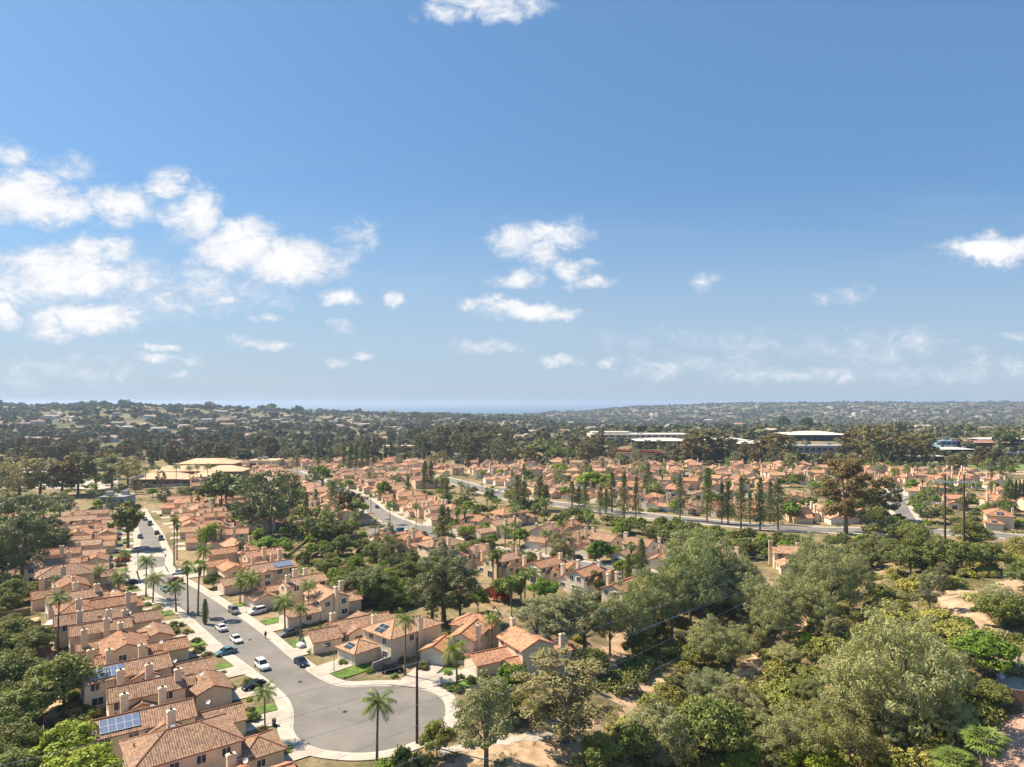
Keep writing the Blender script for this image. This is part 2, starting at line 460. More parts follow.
def tree_proto(key, kind, mats, H_, W_, bole, n_cl, n_leaf, size, seed, aspect=0.55, squash=0.75, limbs=True, trunk_r=None, out=0.55):
    g = np.random.default_rng(seed)
    ch = H_ - bole
    c, rad = crown_points(kind, g, W_ / 2, ch, n_cl)
    c[:, 2] += bole
    q = clump_leaves(c, rad, n_leaf, size, g, squash, out, aspect)
    b = MB()
    tr = trunk_r or H_ * 0.022
    top = H_ * (0.94 if kind in ('pine', 'spire') else 0.70)
    lean = g.uniform(-0.05, 0.05, 2) * H_
    tp = [(lean[0] * t * t, lean[1] * t * t, t * top - 0.4 * (t == 0)) for t in (0, .25, .5, .75, 1)]
    b.tube(tp, [tr * 1.25, tr, tr * .8, tr * .55, tr * .2], 7)
    if limbs:
        idx = np.argsort(-rad)[:min(len(c), 14)]
        for i in idx:
            e = Vector(c[i]); z0 = min(max(bole * 0.75, e.z * 0.62 - 0.1 * H_), top * 0.95)
            t = z0 / top; s0 = Vector((lean[0] * t * t, lean[1] * t * t, z0))
            md = s0.lerp(e, 0.5) + Vector((0, 0, -0.06 * (e - s0).length))
            b.tube([s0, md, e], [tr * 0.42, tr * 0.28, tr * 0.08], 5, cap=False)
    tm = b.mesh(key + '_trunk', mats[0])
    cm = np_mesh(key + '_crown', q, 4, [mats[1]])
    # single-mesh variant for far copies
    fb = MB(); fb.tube(tp, [tr * 1.25, tr, tr * .8, tr * .55, tr * .2], 5)
    vv = []
    for f in fb.f:
        p = [fb.v[i] for i in f]
        if len(p) == 4: vv.append(p)
    tv = np.array(vv, float).reshape(-1, 3)
    keep = g.random(len(q) // 4) < 0.22
    qf = q.reshape(-1, 4, 3)[keep]
    ctr = qf.mean(1, keepdims=True); qf = (ctr + (qf - ctr) * 1.9).reshape(-1, 3)
    allv = np.concatenate([tv, qf]); mi = np.concatenate([np.zeros(len(tv) // 4), np.ones(len(qf) // 4)])
    fm = np_mesh(key + '_far', allv, 4, list(mats), mi)
    TREE.setdefault(key, []).append((tm, cm, fm, H_, W_))
L_EUC = leaf_mat('eucalyptus_leaf', (0.172, 0.177, 0.081), (0.396, 0.379, 0.203), 0.2)
L_EUB = leaf_mat('rusty_eucalyptus_leaf', (0.129, 0.101, 0.042), (0.322, 0.250, 0.105), 0.2, (0.171, 0.178, 0.063))
L_OAK = leaf_mat('oak_leaf', (0.084, 0.105, 0.024), (0.240, 0.261, 0.072), 0.2)
L_BRT = leaf_mat('bright_leaf', (0.106, 0.169, 0.021), (0.325, 0.438, 0.053), 0.3)
L_PIN = leaf_mat('pine_needle', (0.071, 0.095, 0.028), (0.228, 0.252, 0.085), 0.15)
L_TOR = leaf_mat('torrey_pine_needle', (0.166, 0.180, 0.075), (0.422, 0.427, 0.210), 0.18)
L_SHR = leaf_mat('chaparral_leaf', (0.159, 0.171, 0.037), (0.380, 0.373, 0.089), 0.2, (0.282, 0.248, 0.126))
L_SAG = leaf_mat('sage_leaf', (0.240, 0.220, 0.100), (0.457, 0.417, 0.190), 0.15)
L_POP = leaf_mat('pale_round_leaf', (0.150, 0.182, 0.057), (0.343, 0.363, 0.123), 0.3)
L_RED = leaf_mat('bougainvillea_petal', (0.28, 0.03, 0.03), (0.48, 0.08, 0.06), 0.3, (0.10, 0.09, 0.03))
L_PUR = leaf_mat('purple_plum_leaf', (0.09, 0.06, 0.05), (0.20, 0.14, 0.10), 0.2)
L_PLM = leaf_mat('palm_frond_leaf', (0.084, 0.126, 0.025), (0.263, 0.341, 0.080), 0.25)
L_SKT = leaf_mat('dead_frond_skirt', (0.13, 0.09, 0.05), (0.30, 0.21, 0.12), 0.1)
for s in range(3):
    tree_proto('eucalyptus', 'euc', (M_BARK, L_EUC), 14, 9.5, 4.0, 62, 170, 0.20, 10 + s, aspect=0.40)
    tree_proto('rusty_eucalyptus', 'euc', (M_BARK, L_EUB), 18, 12, 5.0, 70, 230, 0.28, 20 + s, aspect=0.45)
    tree_proto('oak', 'round', (M_BARK, L_OAK), 7, 9.0, 1.2, 70, 200, 0.19, 30 + s, aspect=0.6)
    tree_proto('broadleaf', 'round', (M_BARK, L_BRT), 6.5, 6.5, 0.9, 60, 180, 0.17, 40 + s, aspect=0.65, out=0.65)
    tree_proto('pine', 'pine', (M_BARK, L_PIN), 15, 6.6, 2.4, 34, 190, 0.22, 50 + s, aspect=0.3)
    tree_proto('torrey_pine', 'umbel', (M_BARK, L_TOR), 12, 13, 3.2, 120, 135, 0.20, 60 + s, aspect=0.26, squash=0.6)
    tree_proto('chaparral_bush', 'mound', (M_BARK, L_SHR), 2.6, 5.0, 0.0, 16, 170, 0.17, 70 + s, aspect=0.6, limbs=False, trunk_r=.06)
    tree_proto('sage_bush', 'mound', (M_BARK, L_SAG), 1.6, 3.4, 0.0, 12, 130, 0.13, 80 + s, aspect=0.5, limbs=False, trunk_r=.04)
    tree_proto('garden_bush', 'mound', (M_BARK, L_BRT), 1.8, 2.8, 0.0, 12, 120, 0.13, 90 + s, limbs=False, trunk_r=.04)
    tree_proto('dark_bush', 'mound', (M_BARK, L_OAK), 2.2, 3.6, 0.0, 14, 130, 0.15, 95 + s, limbs=False, trunk_r=.05)
tree_proto('poplar', 'round', (M_BARK, L_POP), 15, 8.0, 1.5, 60, 150, 0.30, 101, squash=0.95)
tree_proto('cypress', 'spire', (M_BARK, L_PIN), 9, 2.2, 0.2, 30, 130, 0.15, 102, squash=1.3, limbs=False, out=.8)
tree_proto('bougainvillea', 'mound', (M_BARK, L_RED), 2.6, 5.0, 0, 18, 150, 0.18, 103, limbs=False, trunk_r=.05)
tree_proto('plum_tree', 'round', (M_BARK, L_PUR), 9, 10, 1.2, 40, 150, 0.26, 104)
tree_proto('bamboo', 'round', (M_BARK, L_BRT), 7, 7, 0.1, 34, 150, 0.24, 105, aspect=0.25, squash=1.5)

def palm_proto(key, kind, Ht, seed, mat_leaf=L_PLM):
    g = random.Random(seed)
    b = MB(); lean = (g.uniform(-.4, .4), g.uniform(-.4, .4))
    r0 = 0.19 if kind == 'fan' else 0.17
    b.tube([(lean[0] * (k / 6) ** 2, lean[1] * (k / 6) ** 2, Ht * k / 6 - .3 * (k == 0)) for k in range(7)], [r0 * 1.5, r0 * 1.1, r0, r0 * .95, r0 * .9, r0 * .85, r0 * .9], 8)
    tm = b.mesh(key + '_trunk', M_PBARK)
    top = Vector((lean[0], lean[1], Ht)); quads = []; sk = []
    def blade(p, d, side, L, wd, droop, store):
        d = d.normalized(); e = p + d * L + Vector((0, 0, -droop)); m = p + d * L * .5 + Vector((0, 0, -droop * .25))
        store.append([tuple(p), tuple(m - side * wd), tuple(e), tuple(m + side * wd)])
    if kind == 'feather':
        nf = 20
        for i in range(nf):
            a = i * 2.4 + g.uniform(-.2, .2); el = R(g.uniform(65, 75) - 95 * (i / nf)); L = g.uniform(2.5, 3.1)
            h = Vector((math.cos(a), math.sin(a), 0)); pts = []; p = Vector(top); d = h * math.cos(el) + Vector((0, 0, math.sin(el)))
            for k in range(13):
                pts.append(p.copy()); p = p + d * (L / 12); d = (d + Vector((0, 0, -0.105 - .02 * k / 4))).normalized()
            sv = Vector((-h.y, h.x, 0))
            for k in range(1, 13):
                dd = (pts[k] - pts[k - 1]).normalized(); ll = 0.72 * math.sin(math.pi * (0.12 + 0.80 * k / 13)) + .12
                up = sv.cross(dd)
                for sgn in (1, -1):
                    for q in (0, .5):
                        pp = pts[k - 1].lerp(pts[k], q)
                        blade(pp, sv * sgn + dd * .65 + up * g.uniform(-.1, .25), dd, ll, .055, ll * g.uniform(.35, .75), quads)
                quads.append([tuple(pts[k - 1] + sv * .03), tuple(pts[k] + sv * .03), tuple(pts[k] - sv * .03), tuple(pts[k - 1] - sv * .03)])
    else:
        nf = 34
        for i in range(nf):
            a = i * 2.4 + g.uniform(-.2, .2); el = R(78 - 120 * (i / nf) + g.uniform(-6, 6))
            d = Vector((math.cos(a) * math.cos(el), math.sin(a) * math.cos(el), math.sin(el)))
            st = top + d * g.uniform(.7, 1.25)
            sv = Vector((-math.sin(a), math.cos(a), 0)); 
            quads.append([tuple(top + sv * .03), tuple(st + sv * .03), tuple(st - sv * .03), tuple(top - sv * .03)])
            for k in range(11):
                th = R(-78 + 156 * k / 10); dd = d * math.cos(th) + sv * math.sin(th)
                wv_ = sv * math.cos(th) - d * math.sin(th)
                blade(st, dd, wv_, g.uniform(.75, 1.05), .07, g.uniform(.25, .6), quads)
        for i in range(70):
            a = g.uniform(0, 6.28); z = Ht - g.uniform(.2, 1.9); rr = .34 * (1 - (Ht - z) / 3.4)
            p = Vector((lean[0] + math.cos(a) * rr * .6, lean[1] + math.sin(a) * rr * .6, z + .4)); sv = Vector((-math.sin(a), math.cos(a), 0))
            sk.append([tuple(p - sv * .12), tuple(p + sv * .12), tuple(p + sv * .22 + Vector((math.cos(a) * rr, math.sin(a) * rr, -.9))), tuple(p - sv * .2 + Vector((math.cos(a) * rr, math.sin(a) * rr, -1.0)))])
    cm = np_mesh(key + '_crown', np.array(quads).reshape(-1, 3), 4, [mat_leaf])
    sm = np_mesh(key + '_skirt', np.array(sk).reshape(-1, 3), 4, [L_SKT]) if sk else None
    TREE.setdefault(key, []).append((tm, cm, sm, Ht, 6))
for s in range(2):
    palm_proto('feather_palm_short', 'feather', 6.0, 200 + s)
    palm_proto('feather_palm', 'feather', 9.0, 210 + s)
    palm_proto('feather_palm_tall', 'feather', 12.0, 220 + s)
    palm_proto('fan_palm_short', 'fan', 7.0, 230 + s)
    palm_proto('fan_palm', 'fan', 12.0, 240 + s)
    palm_proto('fan_palm_tall', 'fan', 17.0, 250 + s)
NAMES = {'eucalyptus': ('eucalyptus_tree', 'grey-green eucalyptus'), 'rusty_eucalyptus': ('eucalyptus_tree', 'rusty brown-green eucalyptus'), 'oak': ('oak_tree', 'dark dense oak'),
         'broadleaf': ('broadleaf_tree', 'bright green broadleaf tree'), 'pine': ('pine_tree', 'dark narrow pine'), 'torrey_pine': ('spreading_pine_tree', 'pale grey-green spreading pine'),
         'chaparral_bush': ('chaparral_bush', 'olive green wild bush'), 'sage_bush': ('sage_bush', 'low grey sage bush'), 'garden_bush': ('garden_bush', 'bright green garden bush'),
         'dark_bush': ('garden_bush', 'dark green rounded bush'), 'poplar': ('poplar_tree', 'tall pale green rounded tree'), 'cypress': ('cypress_tree', 'slim dark cypress'),
         'bougainvillea': ('bougainvillea_bush', 'red flowering bush'), 'plum_tree': ('plum_tree', 'round purple-brown tree'), 'bamboo': ('bamboo_clump', 'yellow-green bamboo clump')}
CATS = {'bush': 'bush', 'clump': 'bush'}
def plant(key, x, y, h=None, w=None, near=None, label=None, tint=None, adj=None, z=None):
    v = rng.choice(TREE[key]); tm, cm, fm, H0, W0 = v
    name, desc = NAMES[key]
    zz = tz(x, y) if z is None else z
    s = (h or H0 * rng.uniform(.8, 1.15)) / H0
    sw = (w / W0) if w else s * rng.uniform(.9, 1.1)
    if near is None: near = y < 250
    if key == 'oak' and y > 400: name, desc = 'evergreen_tree', 'dark bushy evergreen'
    tint = tint or (lambda q: (q * rng.uniform(.85, 1.12), q, q * rng.uniform(.75, 1.1)))(rng.uniform(.78, 1.2))
    bush = name.endswith('bush') or name.endswith('clump')
    cat = 'bush' if bush else 'tree'
    rz = rng.uniform(0, 6.28)
    if near and not bush:
        o = link(name, None, None, (x, y, zz - 0.05), rz)
        a = link('trunk', tm, o); c = link('crown', cm, o, color=tint)
    else:
        o = link(name, (cm if bush else fm), None, (x, y, zz - 0.05), rz, tint)
    o.scale = (sw, sw, s)
    d = adj or desc
    thing(o, cat, group={'tree': d.split()[-1] + ' trees' if not d.endswith('tree') else 'trees of the neighbourhood', 'bush': 'bushes'}[cat], label=label, auto=None if label else (d, ''))
    return o
def palm(px, pyb, pyt, kind, label=None, tint=None, adj=None):
    p = at(px, pyb); h = (pyb - pyt) * p.y / F
    hh = h - (0.9 if kind == 'fan' else 0.3)
    keys = {'fan': [('fan_palm_short', 7), ('fan_palm', 12), ('fan_palm_tall', 17)], 'feather': [('feather_palm_short', 6), ('feather_palm', 9), ('feather_palm_tall', 12)]}[kind]
    key = min(keys, key=lambda k: abs(k[1] - hh))[0]
    return palm_at(key, p.x, p.y, hh, label, tint, adj)
def palm_at(key, x, y, hh, label=None, tint=None, adj=None):
    tm, cm, sm, H0, W0 = rng.choice(TREE[key]); s = hh / H0
    o = link('palm_tree', None, None, (x, y, tz(x, y)), rng.uniform(0, 6.28)); o.scale = (rng.uniform(.92, 1.1),) * 2 + (s,)
    o.scale[0] = o.scale[1] = max(.75, min(1.1, s)) * rng.uniform(.95, 1.08)
    link('trunk', tm, o); link('crown', cm, o, color=tint or (rng.uniform(.85, 1.15),) * 3)
    if sm: link('dead_fronds', sm, o)
    f = 'fan' in key
    d = adj or (('tall thin fan palm' if hh > 11 else 'short fan palm') if f else ('tall feathery palm' if hh > 10 else 'feathery palm'))
    thing(o, 'palm tree', group='fan palms' if f else 'feathery palms', label=label, auto=None if label else (d, ''))
    return o

# ------------------------------------------------------------------ houses
def gable(W, RF, x0, x1, y0, y1, h, p, axis='x', ov=0.45, z0=-4.0):
    """wall box with gable ends + tiled roof shell; axis = ridge direction. Returns roof height function"""
    def T(x, y, z): return (x, y, z) if axis == 'x' else (y, x, z)
    if axis == 'y': x0, x1, y0, y1 = y0, y1, x0, x1
    flip = axis == 'y'
    ym = (y0 + y1) / 2; hw = (y1 - y0) / 2; zr = h + hw * p; e = ov; zl = h - e * p; t = 0.17; a0 = x0 - 0.3; a1 = x1 + 0.3
    def P(m, pts, uv=None, mi=0):
        pts = [T(*q) for q in pts]
        if flip:
            pts = pts[::-1]; uv = uv[::-1] if uv else None
        m.poly(pts, mi, uv)
    P(W, [(x0, y0, z0), (x1, y0, z0), (x1, y0, h + .05), (x0, y0, h + .05)]); P(W, [(x1, y1, z0), (x0, y1, z0), (x0, y1, h + .05), (x1, y1, h + .05)])
    P(W, [(x1, y0, z0), (x1, y1, z0), (x1, y1, h + .05), (x1, ym, zr + .05), (x1, y0, h + .05)])
    P(W, [(x0, y1, z0), (x0, y0, z0), (x0, y0, h + .05), (x0, ym, zr + .05), (x0, y1, h + .05)])
    sl = math.hypot(hw + e, (hw + e) * p)
    yl, yh = y0 - e, y1 + e
    P(RF, [(a0, yl, zl + t), (a1, yl, zl + t), (a1, ym, zr + t), (a0, ym, zr + t)], [(a0, 0), (a1, 0), (a1, sl), (a0, sl)])
    P(RF, [(a1, yh, zl + t), (a0, yh, zl + t), (a0, ym, zr + t), (a1, ym, zr + t)], [(-a1, 0), (-a0, 0), (-a0, sl), (-a1, sl)])
    P(RF, [(a0, ym, zr), (a1, ym, zr), (a1, yl, zl), (a0, yl, zl)], mi=2); P(RF, [(a1, ym, zr), (a0, ym, zr), (a0, yh, zl), (a1, yh, zl)], mi=2)
    P(RF, [(a0, yl, zl), (a1, yl, zl), (a1, yl, zl + t), (a0, yl, zl + t)], mi=1); P(RF, [(a1, yh, zl), (a0, yh, zl), (a0, yh, zl + t), (a1, yh, zl + t)], mi=1)
    for xa, s in ((a0, -1), (a1, 1)):
        f1 = [(xa, yl, zl), (xa, yl, zl + t), (xa, ym, zr + t), (xa, ym, zr)]; f2 = [(xa, ym, zr), (xa, ym, zr + t), (xa, yh, zl + t), (xa, yh, zl)]
        for f in (f1, f2): P(RF, f if s < 0 else f[::-1], mi=1)
    RF.tube([T(a0 - .05, ym, zr + t + .02), T(a1 + .05, ym, zr + t + .02)], 0.14, 6, 1)
    for xa in (a0 + .08, a1 - .08):
        for yy in (yl, yh): RF.tube([T(xa, yy, zl + t + .02), T(xa, ym, zr + t + .02)], 0.09, 5, 1)
    def rz(x, y):
        a = y if axis == 'x' else x
        return zr + t - abs(a - ym) * p
    return rz
def hip(W, RF, x0, x1, y0, y1, h, p, ov=0.5, z0=-4.0):
    W.box(x0, x1, y0, y1, z0, h + .05, 0, 'd')
    a0, a1, b0, b1 = x0 - ov, x1 + ov, y0 - ov, y1 + ov; ze = h - 0.08; t = 0.18
    s = min(a1 - a0, b1 - b0) / 2; zr = ze + t + s * p
    if a1 - a0 >= b1 - b0: r0, r1 = (a0 + s, (b0 + b1) / 2, zr), (a1 - s, (b0 + b1) / 2, zr)
    else: r0, r1 = ((a0 + a1) / 2, b0 + s, zr), ((a0 + a1) / 2, b1 - s, zr)
    A, B, C, D = (a0, b0, ze + t), (a1, b0, ze + t), (a1, b1, ze + t), (a0, b1, ze + t)
    def F_(pts, o, ud):
        uv = []
        for q in pts:
            dxy = Vector(q[:2]) - Vector(o[:2]); uu = dxy.x * ud[0] + dxy.y * ud[1]; dn = abs(dxy.x * ud[1] - dxy.y * ud[0])
            uv.append((uu + 50, dn * math.hypot(1, p)))
        RF.poly(pts, 0, uv)
    if a1 - a0 >= b1 - b0:
        F_([A, B, r1, r0], A, (1, 0)); F_([C, D, r0, r1], C, (-1, 0)); F_([B, C, r1], B, (0, 1)); F_([D, A, r0], D, (0, -1))
        hp = [(A, r0), (D, r0), (B, r1), (C, r1)]
    else:
        F_([A, B, r0], A, (1, 0)); F_([C, D, r1], C, (-1, 0)); F_([B, C, r1, r0], B, (0, 1)); F_([D, A, r0, r1], D, (0, -1))
        hp = [(A, r0), (B, r0), (C, r1), (D, r1)]
    lo = [(q[0], q[1], ze) for q in (A, B, C, D)]; up = [A, B, C, D]
    for i in range(4): RF.poly([lo[i], lo[(i + 1) % 4], up[(i + 1) % 4], up[i]], 1)
    RF.poly(lo[::-1], 2)
    for q, r in hp: RF.tube([(q[0], q[1], q[2] + .02), (r[0], r[1], r[2] + .02)], 0.11, 5, 1)
    if (Vector(r0) - Vector(r1)).length > .3: RF.tube([r0, r1], 0.12, 5, 1)
    def rz(x, y): return ze + t + min(x - a0, a1 - x, y - b0, b1 - y) * p
    return rz
def window(root, x, y, z, wd, ht, nx, ny):
    """window whose sill centre is at (x,y,z) on a wall facing (nx,ny)"""
    f = MB(); n = Vector((nx, ny, 0)); t = Vector((-ny, nx, 0)); o = Vector((x, y, z)); fw = 0.09
    Z = Vector((0, 0, 1))
    for a, b, c, d in ((-wd / 2 - fw, wd / 2 + fw, -fw, 0), (-wd / 2 - fw, wd / 2 + fw, ht, ht + fw), (-wd / 2 - fw, -wd / 2, 0, ht), (wd / 2, wd / 2 + fw, 0, ht), (-.03, .03, 0, ht)):
        f.obox(o + t * a + Z * c - n * .02, t * (b - a), n * .10, Z * (d - c))
    fo = link('window', f.mesh('window_frame', M_WHITE), root)
    g = MB(); g.obox(o - t * (wd / 2) - n * .02, t * wd, n * .055, Z * ht)
    link('pane', g.mesh('window_pane', M_GLASS), fo)
def chimney(root, x, y, z1, sx=1.15, sy=0.8, wallcol=True):
    c = MB(); c.box(x - sx / 2, x + sx / 2, y - sy / 2, y + sy / 2, -.3, z1)
    o = link('chimney', c.mesh('chimney', M_WALL), root)
    k = MB(); k.box(x - sx / 2 - .1, x + sx / 2 + .1, y - sy / 2 - .1, y + sy / 2 + .1, z1, z1 + .16)
    k.box(x - sx / 2 + .02, x + sx / 2 - .02, y - sy / 2 + .02, y + sy / 2 - .02, z1 + .16, z1 + .30)
    link('chimney_cap', k.mesh('chimney_cap', M_WALL), o)
    q = MB(); q.tube([(x, y, z1 + .25), (x, y, z1 + .52)], .2, 8); 
    link('flue', q.mesh('flue', M_DARK), o)
def garage_door(root, x, y, wd, nx, ny):
    g = MB(); n = Vector((nx, ny, 0)); t = Vector((-ny, nx, 0)); o = Vector((x, y, 0.05))
    for k in range(4): g.obox(o - t * (wd / 2) + n * -.02 + Vector((0, 0, k * .54)), t * wd, n * .06, Vector((0, 0, .52)))
    link('garage_door', g.mesh('garage_door', M_GAR), root)
def solar(root, rz, x0, x1, y0, y1, axis, tone='dark'):
    """array lying on a roof plane; corners in plan, heights from rz"""
    g = MB(); c = [(x0, y0), (x1, y0), (x1, y1), (x0, y1)]
    top = [Vector((a, b, rz(a, b) + .16)) for a, b in c]; lo = [v - Vector((0, 0, .06)) for v in top]
    L1 = (top[1] - top[0]).length; L2 = (top[3] - top[0]).length
    g.poly(top, 0, [(0, 0), (round(L1), 0), (round(L1), round(L2 / 1.7) * 1.7), (0, round(L2 / 1.7) * 1.7)])
    g.poly(lo[::-1], 1)
    for i in range(4): g.poly([lo[i], lo[(i + 1) % 4], top[(i + 1) % 4], top[i]], 1)
    link('solar_panel', g.mesh('solar_panel', [M_SOLAR, M_METAL]), root, color=(0.02, 0.025, 0.04) if tone == 'dark' else (0.16, 0.20, 0.30))
def sat_dish(root, x, y, z):
    g = MB(); g.tube([(x, y, z - .5), (x, y, z + .5)], .03, 5)
    n = 10; c = Vector((x, y, z + .55)); d = Vector((-.5, -.5, .6)).normalized(); a = d.cross(Vector((0, 0, 1))).normalized(); b = d.cross(a)
    rim = [c + d * .12 + (a * math.cos(6.283 * i / n) + b * math.sin(6.283 * i / n)) * .38 for i in range(n)]
    for i in range(n): g.poly([c, rim[i], rim[(i + 1) % n]])
    link('satellite_dish', g.mesh('satellite_dish', M_WHITE), root)
def finish(root, W, RF):
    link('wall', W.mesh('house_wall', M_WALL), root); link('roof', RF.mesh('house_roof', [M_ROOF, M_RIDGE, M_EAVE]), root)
def house(kind, my=1):
    """one house; +x is the street side, origin at the plan centre on the ground. my=-1 mirrors the plan"""
    root = link('house', None); W = MB(); RF = MB()
    def G(x0, x1, y0, y1, h, p, ax='x', **k):
        ya, yb = sorted((y0 * my, y1 * my)); f = gable(W, RF, x0, x1, ya, yb, h, p, ax, **k); return f
    def Hp(x0, x1, y0, y1, h, p, **k):
        ya, yb = sorted((y0 * my, y1 * my)); return hip(W, RF, x0, x1, ya, yb, h, p, **k)
    def wi(x, y, z, a, b, nx, ny): window(root, x, y * my, z, a, b, nx, ny * my)
    if kind == 0:      # long two-storey gable, ridge towards the street, low garage in front, lean wing at the side
        f = G(-11, 3, -4.2, 2.6, 5.0, .40); f2 = G(-6.5, 2.0, 2.4, 5.4, 3.1, .38); f3 = G(2.8, 10.6, -4.6, 1.6, 2.7, .42); G(-3.6, 0.6, -5.4, -0.8, 4.4, .42, 'y')
        chimney(root, -6.2, 3.5 * my, 7.7); chimney(root, -0.6, 4.2 * my, 7.2)
        solar(root, f, -10, -4.6, *sorted((-3.9 * my, -1.4 * my)), 'x', 'pale')
        for x in (-9.4, -5.6): wi(x, -4.2, 3.5, 1.4, 1.2, 0, -1)
        wi(-1.5, -5.4, 3.1, 1.5, 1.1, 0, -1)
        wi(-9, -4.2, .9, 1.8, 1.3, 0, -1); wi(-1.5, -5.4, .9, 1.5, 1.3, 0, -1)
        wi(-11, -2.3, 3.5, 1.2, 1.2, -1, 0); wi(-11, 1, 3.5, 1.2, 1.2, -1, 0); wi(-11, -1, .3, 2.4, 2.0, -1, 0)
        wi(-8.8, 2.6, 3.6, 1.3, 1.1, 0, 1); wi(3, 0, 3.7, 1.3, 1.0, 1, 0)
        garage_door(root, 10.6, -1.5 * my, 4.9, 1, 0)
    elif kind == 1:    # two parallel gables of unequal height with the garage turned side-on
        f = G(-10, 1.5, -1.0, 5.0, 5.3, .42); f2 = G(-9, 4, -5.2, -1.1, 3.2, .42); f3 = G(3.4, 9.4, -4.4, 4.0, 2.7, .40, 'y'); G(-7.4, -3.2, 3.0, 6.6, 3.6, .42, 'y')
        chimney(root, -3.4, -1.6 * my, 7.9); chimney(root, -7.6, -4.2 * my, 7.0); chimney(root, 0.6, 3.4 * my, 7.8)
        for x in (-8.6, -1.2): wi(x, 5.0, 3.8, 1.4, 1.2, 0, 1)
        wi(-5.3, 6.6, 2.2, 1.4, 1.1, 0, 1)
        for x in (-7, -2.5, 1.8): wi(x, -5.2, 1.0, 1.3, 1.2, 0, -1)
        wi(-10, 3.2, 3.8, 1.2, 1.2, -1, 0); wi(-10, .8, 3.8, 1.2, 1.2, -1, 0); wi(-10, 2, .3, 2.2, 2.0, -1, 0); wi(-9, -3.2, 1.0, 1.6, 1.2, -1, 0)
        wi(1.5, 2.2, 3.9, 1.3, 1.1, 1, 0); wi(6.4, -4.4, 1.0, 1.2, 1.0, 0, -1)
        garage_door(root, 9.4, 0.6 * my, 4.9, 1, 0)
    elif kind == 2:    # hipped two-storey block with hipped garage wing
        f = Hp(-8.5, 5.5, -5.0, 4.6, 5.3, .42); f3 = Hp(5.4, 11.4, -6.2, 0.2, 2.7, .42)
        chimney(root, -2, 5.0 * my, 7.9); 
        solar(root, f, 3.1, 5.4, *sorted((-1.5 * my, 1.1 * my)), 'x'); solar(root, f3, 9.8, 11.3, *sorted((-4.2 * my, -1.9 * my)), 'x')
        for x in (-7, -3.5, 0, 3.4): wi(x, -5.0, 3.6, 1.2, 1.2, 0, -1)
        for x in (-5.5, -1): wi(x, -5.0, .9, 1.5, 1.2, 0, -1)
        for y in (-3, 1.8): wi(-8.5, y, 3.6, 1.4, 1.2, -1, 0)
        wi(5.5, 2.4, 3.6, 1.2, 1.3, 1, 0); wi(5.5, -2.2, 3.9, 1.4, 1.0, 1, 0); wi(5.5, 2.6, 1, 1.4, 1.3, 1, 0); wi(8.0, -6.2, 1.1, 1.2, 1.0, 0, -1)
        wi(0, 4.6, 3.6, 1.2, 1.2, 0, 1)
        garage_door(root, 11.4, -3.1 * my, 4.9, 1, 0)
    elif kind == 3:    # cross gable: tall part across the lot, low wings fore and aft
        f = G(-6, 1.5, -5.2, 4.8, 5.2, .42, 'y'); f2 = G(0.8, 9.8, -4.8, 1.0, 2.7, .42); f3 = G(-11, -5.6, -2.4, 3.8, 3.0, .42); G(1.3, 4.2, 1.2, 4.6, 2.8, .4)
        chimney(root, -2.2, -5.7 * my, 8.2, .8, 1.2); chimney(root, -8.4, 4.2 * my, 6.6)
        for x in (-4.6, -.2): wi(x, -5.2, 3.6, 1.2, 1.2, 0, -1)
        wi(-4.8, -5.2, 1, 1.5, 1.2, 0, -1); wi(1.5, -3.4, 3.8, 1.3, 1.1, 1, 0); wi(1.5, 2.6, 3.9, 1.3, 1.0, 1, 0); wi(-6, 0.4, 4.2, 1.2, 0.8, -1, 0)
        wi(-11, 0.7, .4, 2.2, 1.9, -1, 0); wi(-3, 4.8, 3.6, 1.3, 1.2, 0, 1); wi(4.5, -4.8, 1.1, 1.3, 1.1, 0, -1)
        solar(root, f, -5.6, -3.4, *sorted((-1.4 * my, 2.6 * my)), 'y')
        garage_door(root, 9.8, -1.9 * my, 4.9, 1, 0)
    elif kind == 4:    # single-storey L, long ridges
        f = G(-10, 4, -3.6, 3.6, 3.1, .40); f2 = G(3.2, 9.6, -5.4, 1.4, 2.7, .42); f3 = G(-8, -2.4, 3.0, 6.2, 2.8, .38, 'y')
        G(-3, 1.4, -5.2, -1.0, 2.9, .42, 'y'); chimney(root, -5, -4.1 * my, 5.6); chimney(root, 2.6, 2.4 * my, 5.7)
        wi(-8.5, -3.6, 1, 1.5, 1.2, 0, -1); wi(-0.8, -5.2, 1, 1.6, 1.2, 0, -1); wi(2.4, -3.6, 1, 1.2, 1.2, 0, -1)
        wi(-10, 1.4, .3, 2.4, 2.0, -1, 0); wi(-10, -1.8, 1, 1.2, 1.2, -1, 0); wi(6.4, -5.4, 1.1, 1.2, 1.0, 0, -1); wi(4, 2.4, 1, 1.3, 1.2, 1, 0)
        garage_door(root, 9.6, -2.0 * my, 4.9, 1, 0)
    elif kind == 5:    # tall front gable with hipped rear
        f = G(-3, 6.5, -4.4, 1.2, 5.2, .44); f2 = Hp(-10, -2.6, -4.8, 4.4, 5.0, .40); f3 = G(1.5, 8.6, 1.0, 6.6, 2.7, .42)
        chimney(root, -6, -5.2 * my, 8.0); chimney(root, 4.4, -4.8 * my, 7.8, 1.1, .8)
        for x in (-8.4, -1.4, 2.2): wi(x, -4.8 if x < -2.6 else -4.4, 3.6, 1.3, 1.2, 0, -1)
        wi(-10, 2.2, 3.6, 1.2, 1.2, -1, 0); wi(-10, -2.2, 3.6, 1.2, 1.2, -1, 0); wi(-10, 0, .3, 2.2, 2, -1, 0); wi(6.5, -1.6, 3.9, 1.5, 1.2, 1, 0); wi(6.5, -1.6, .9, 1.8, 1.4, 1, 0)
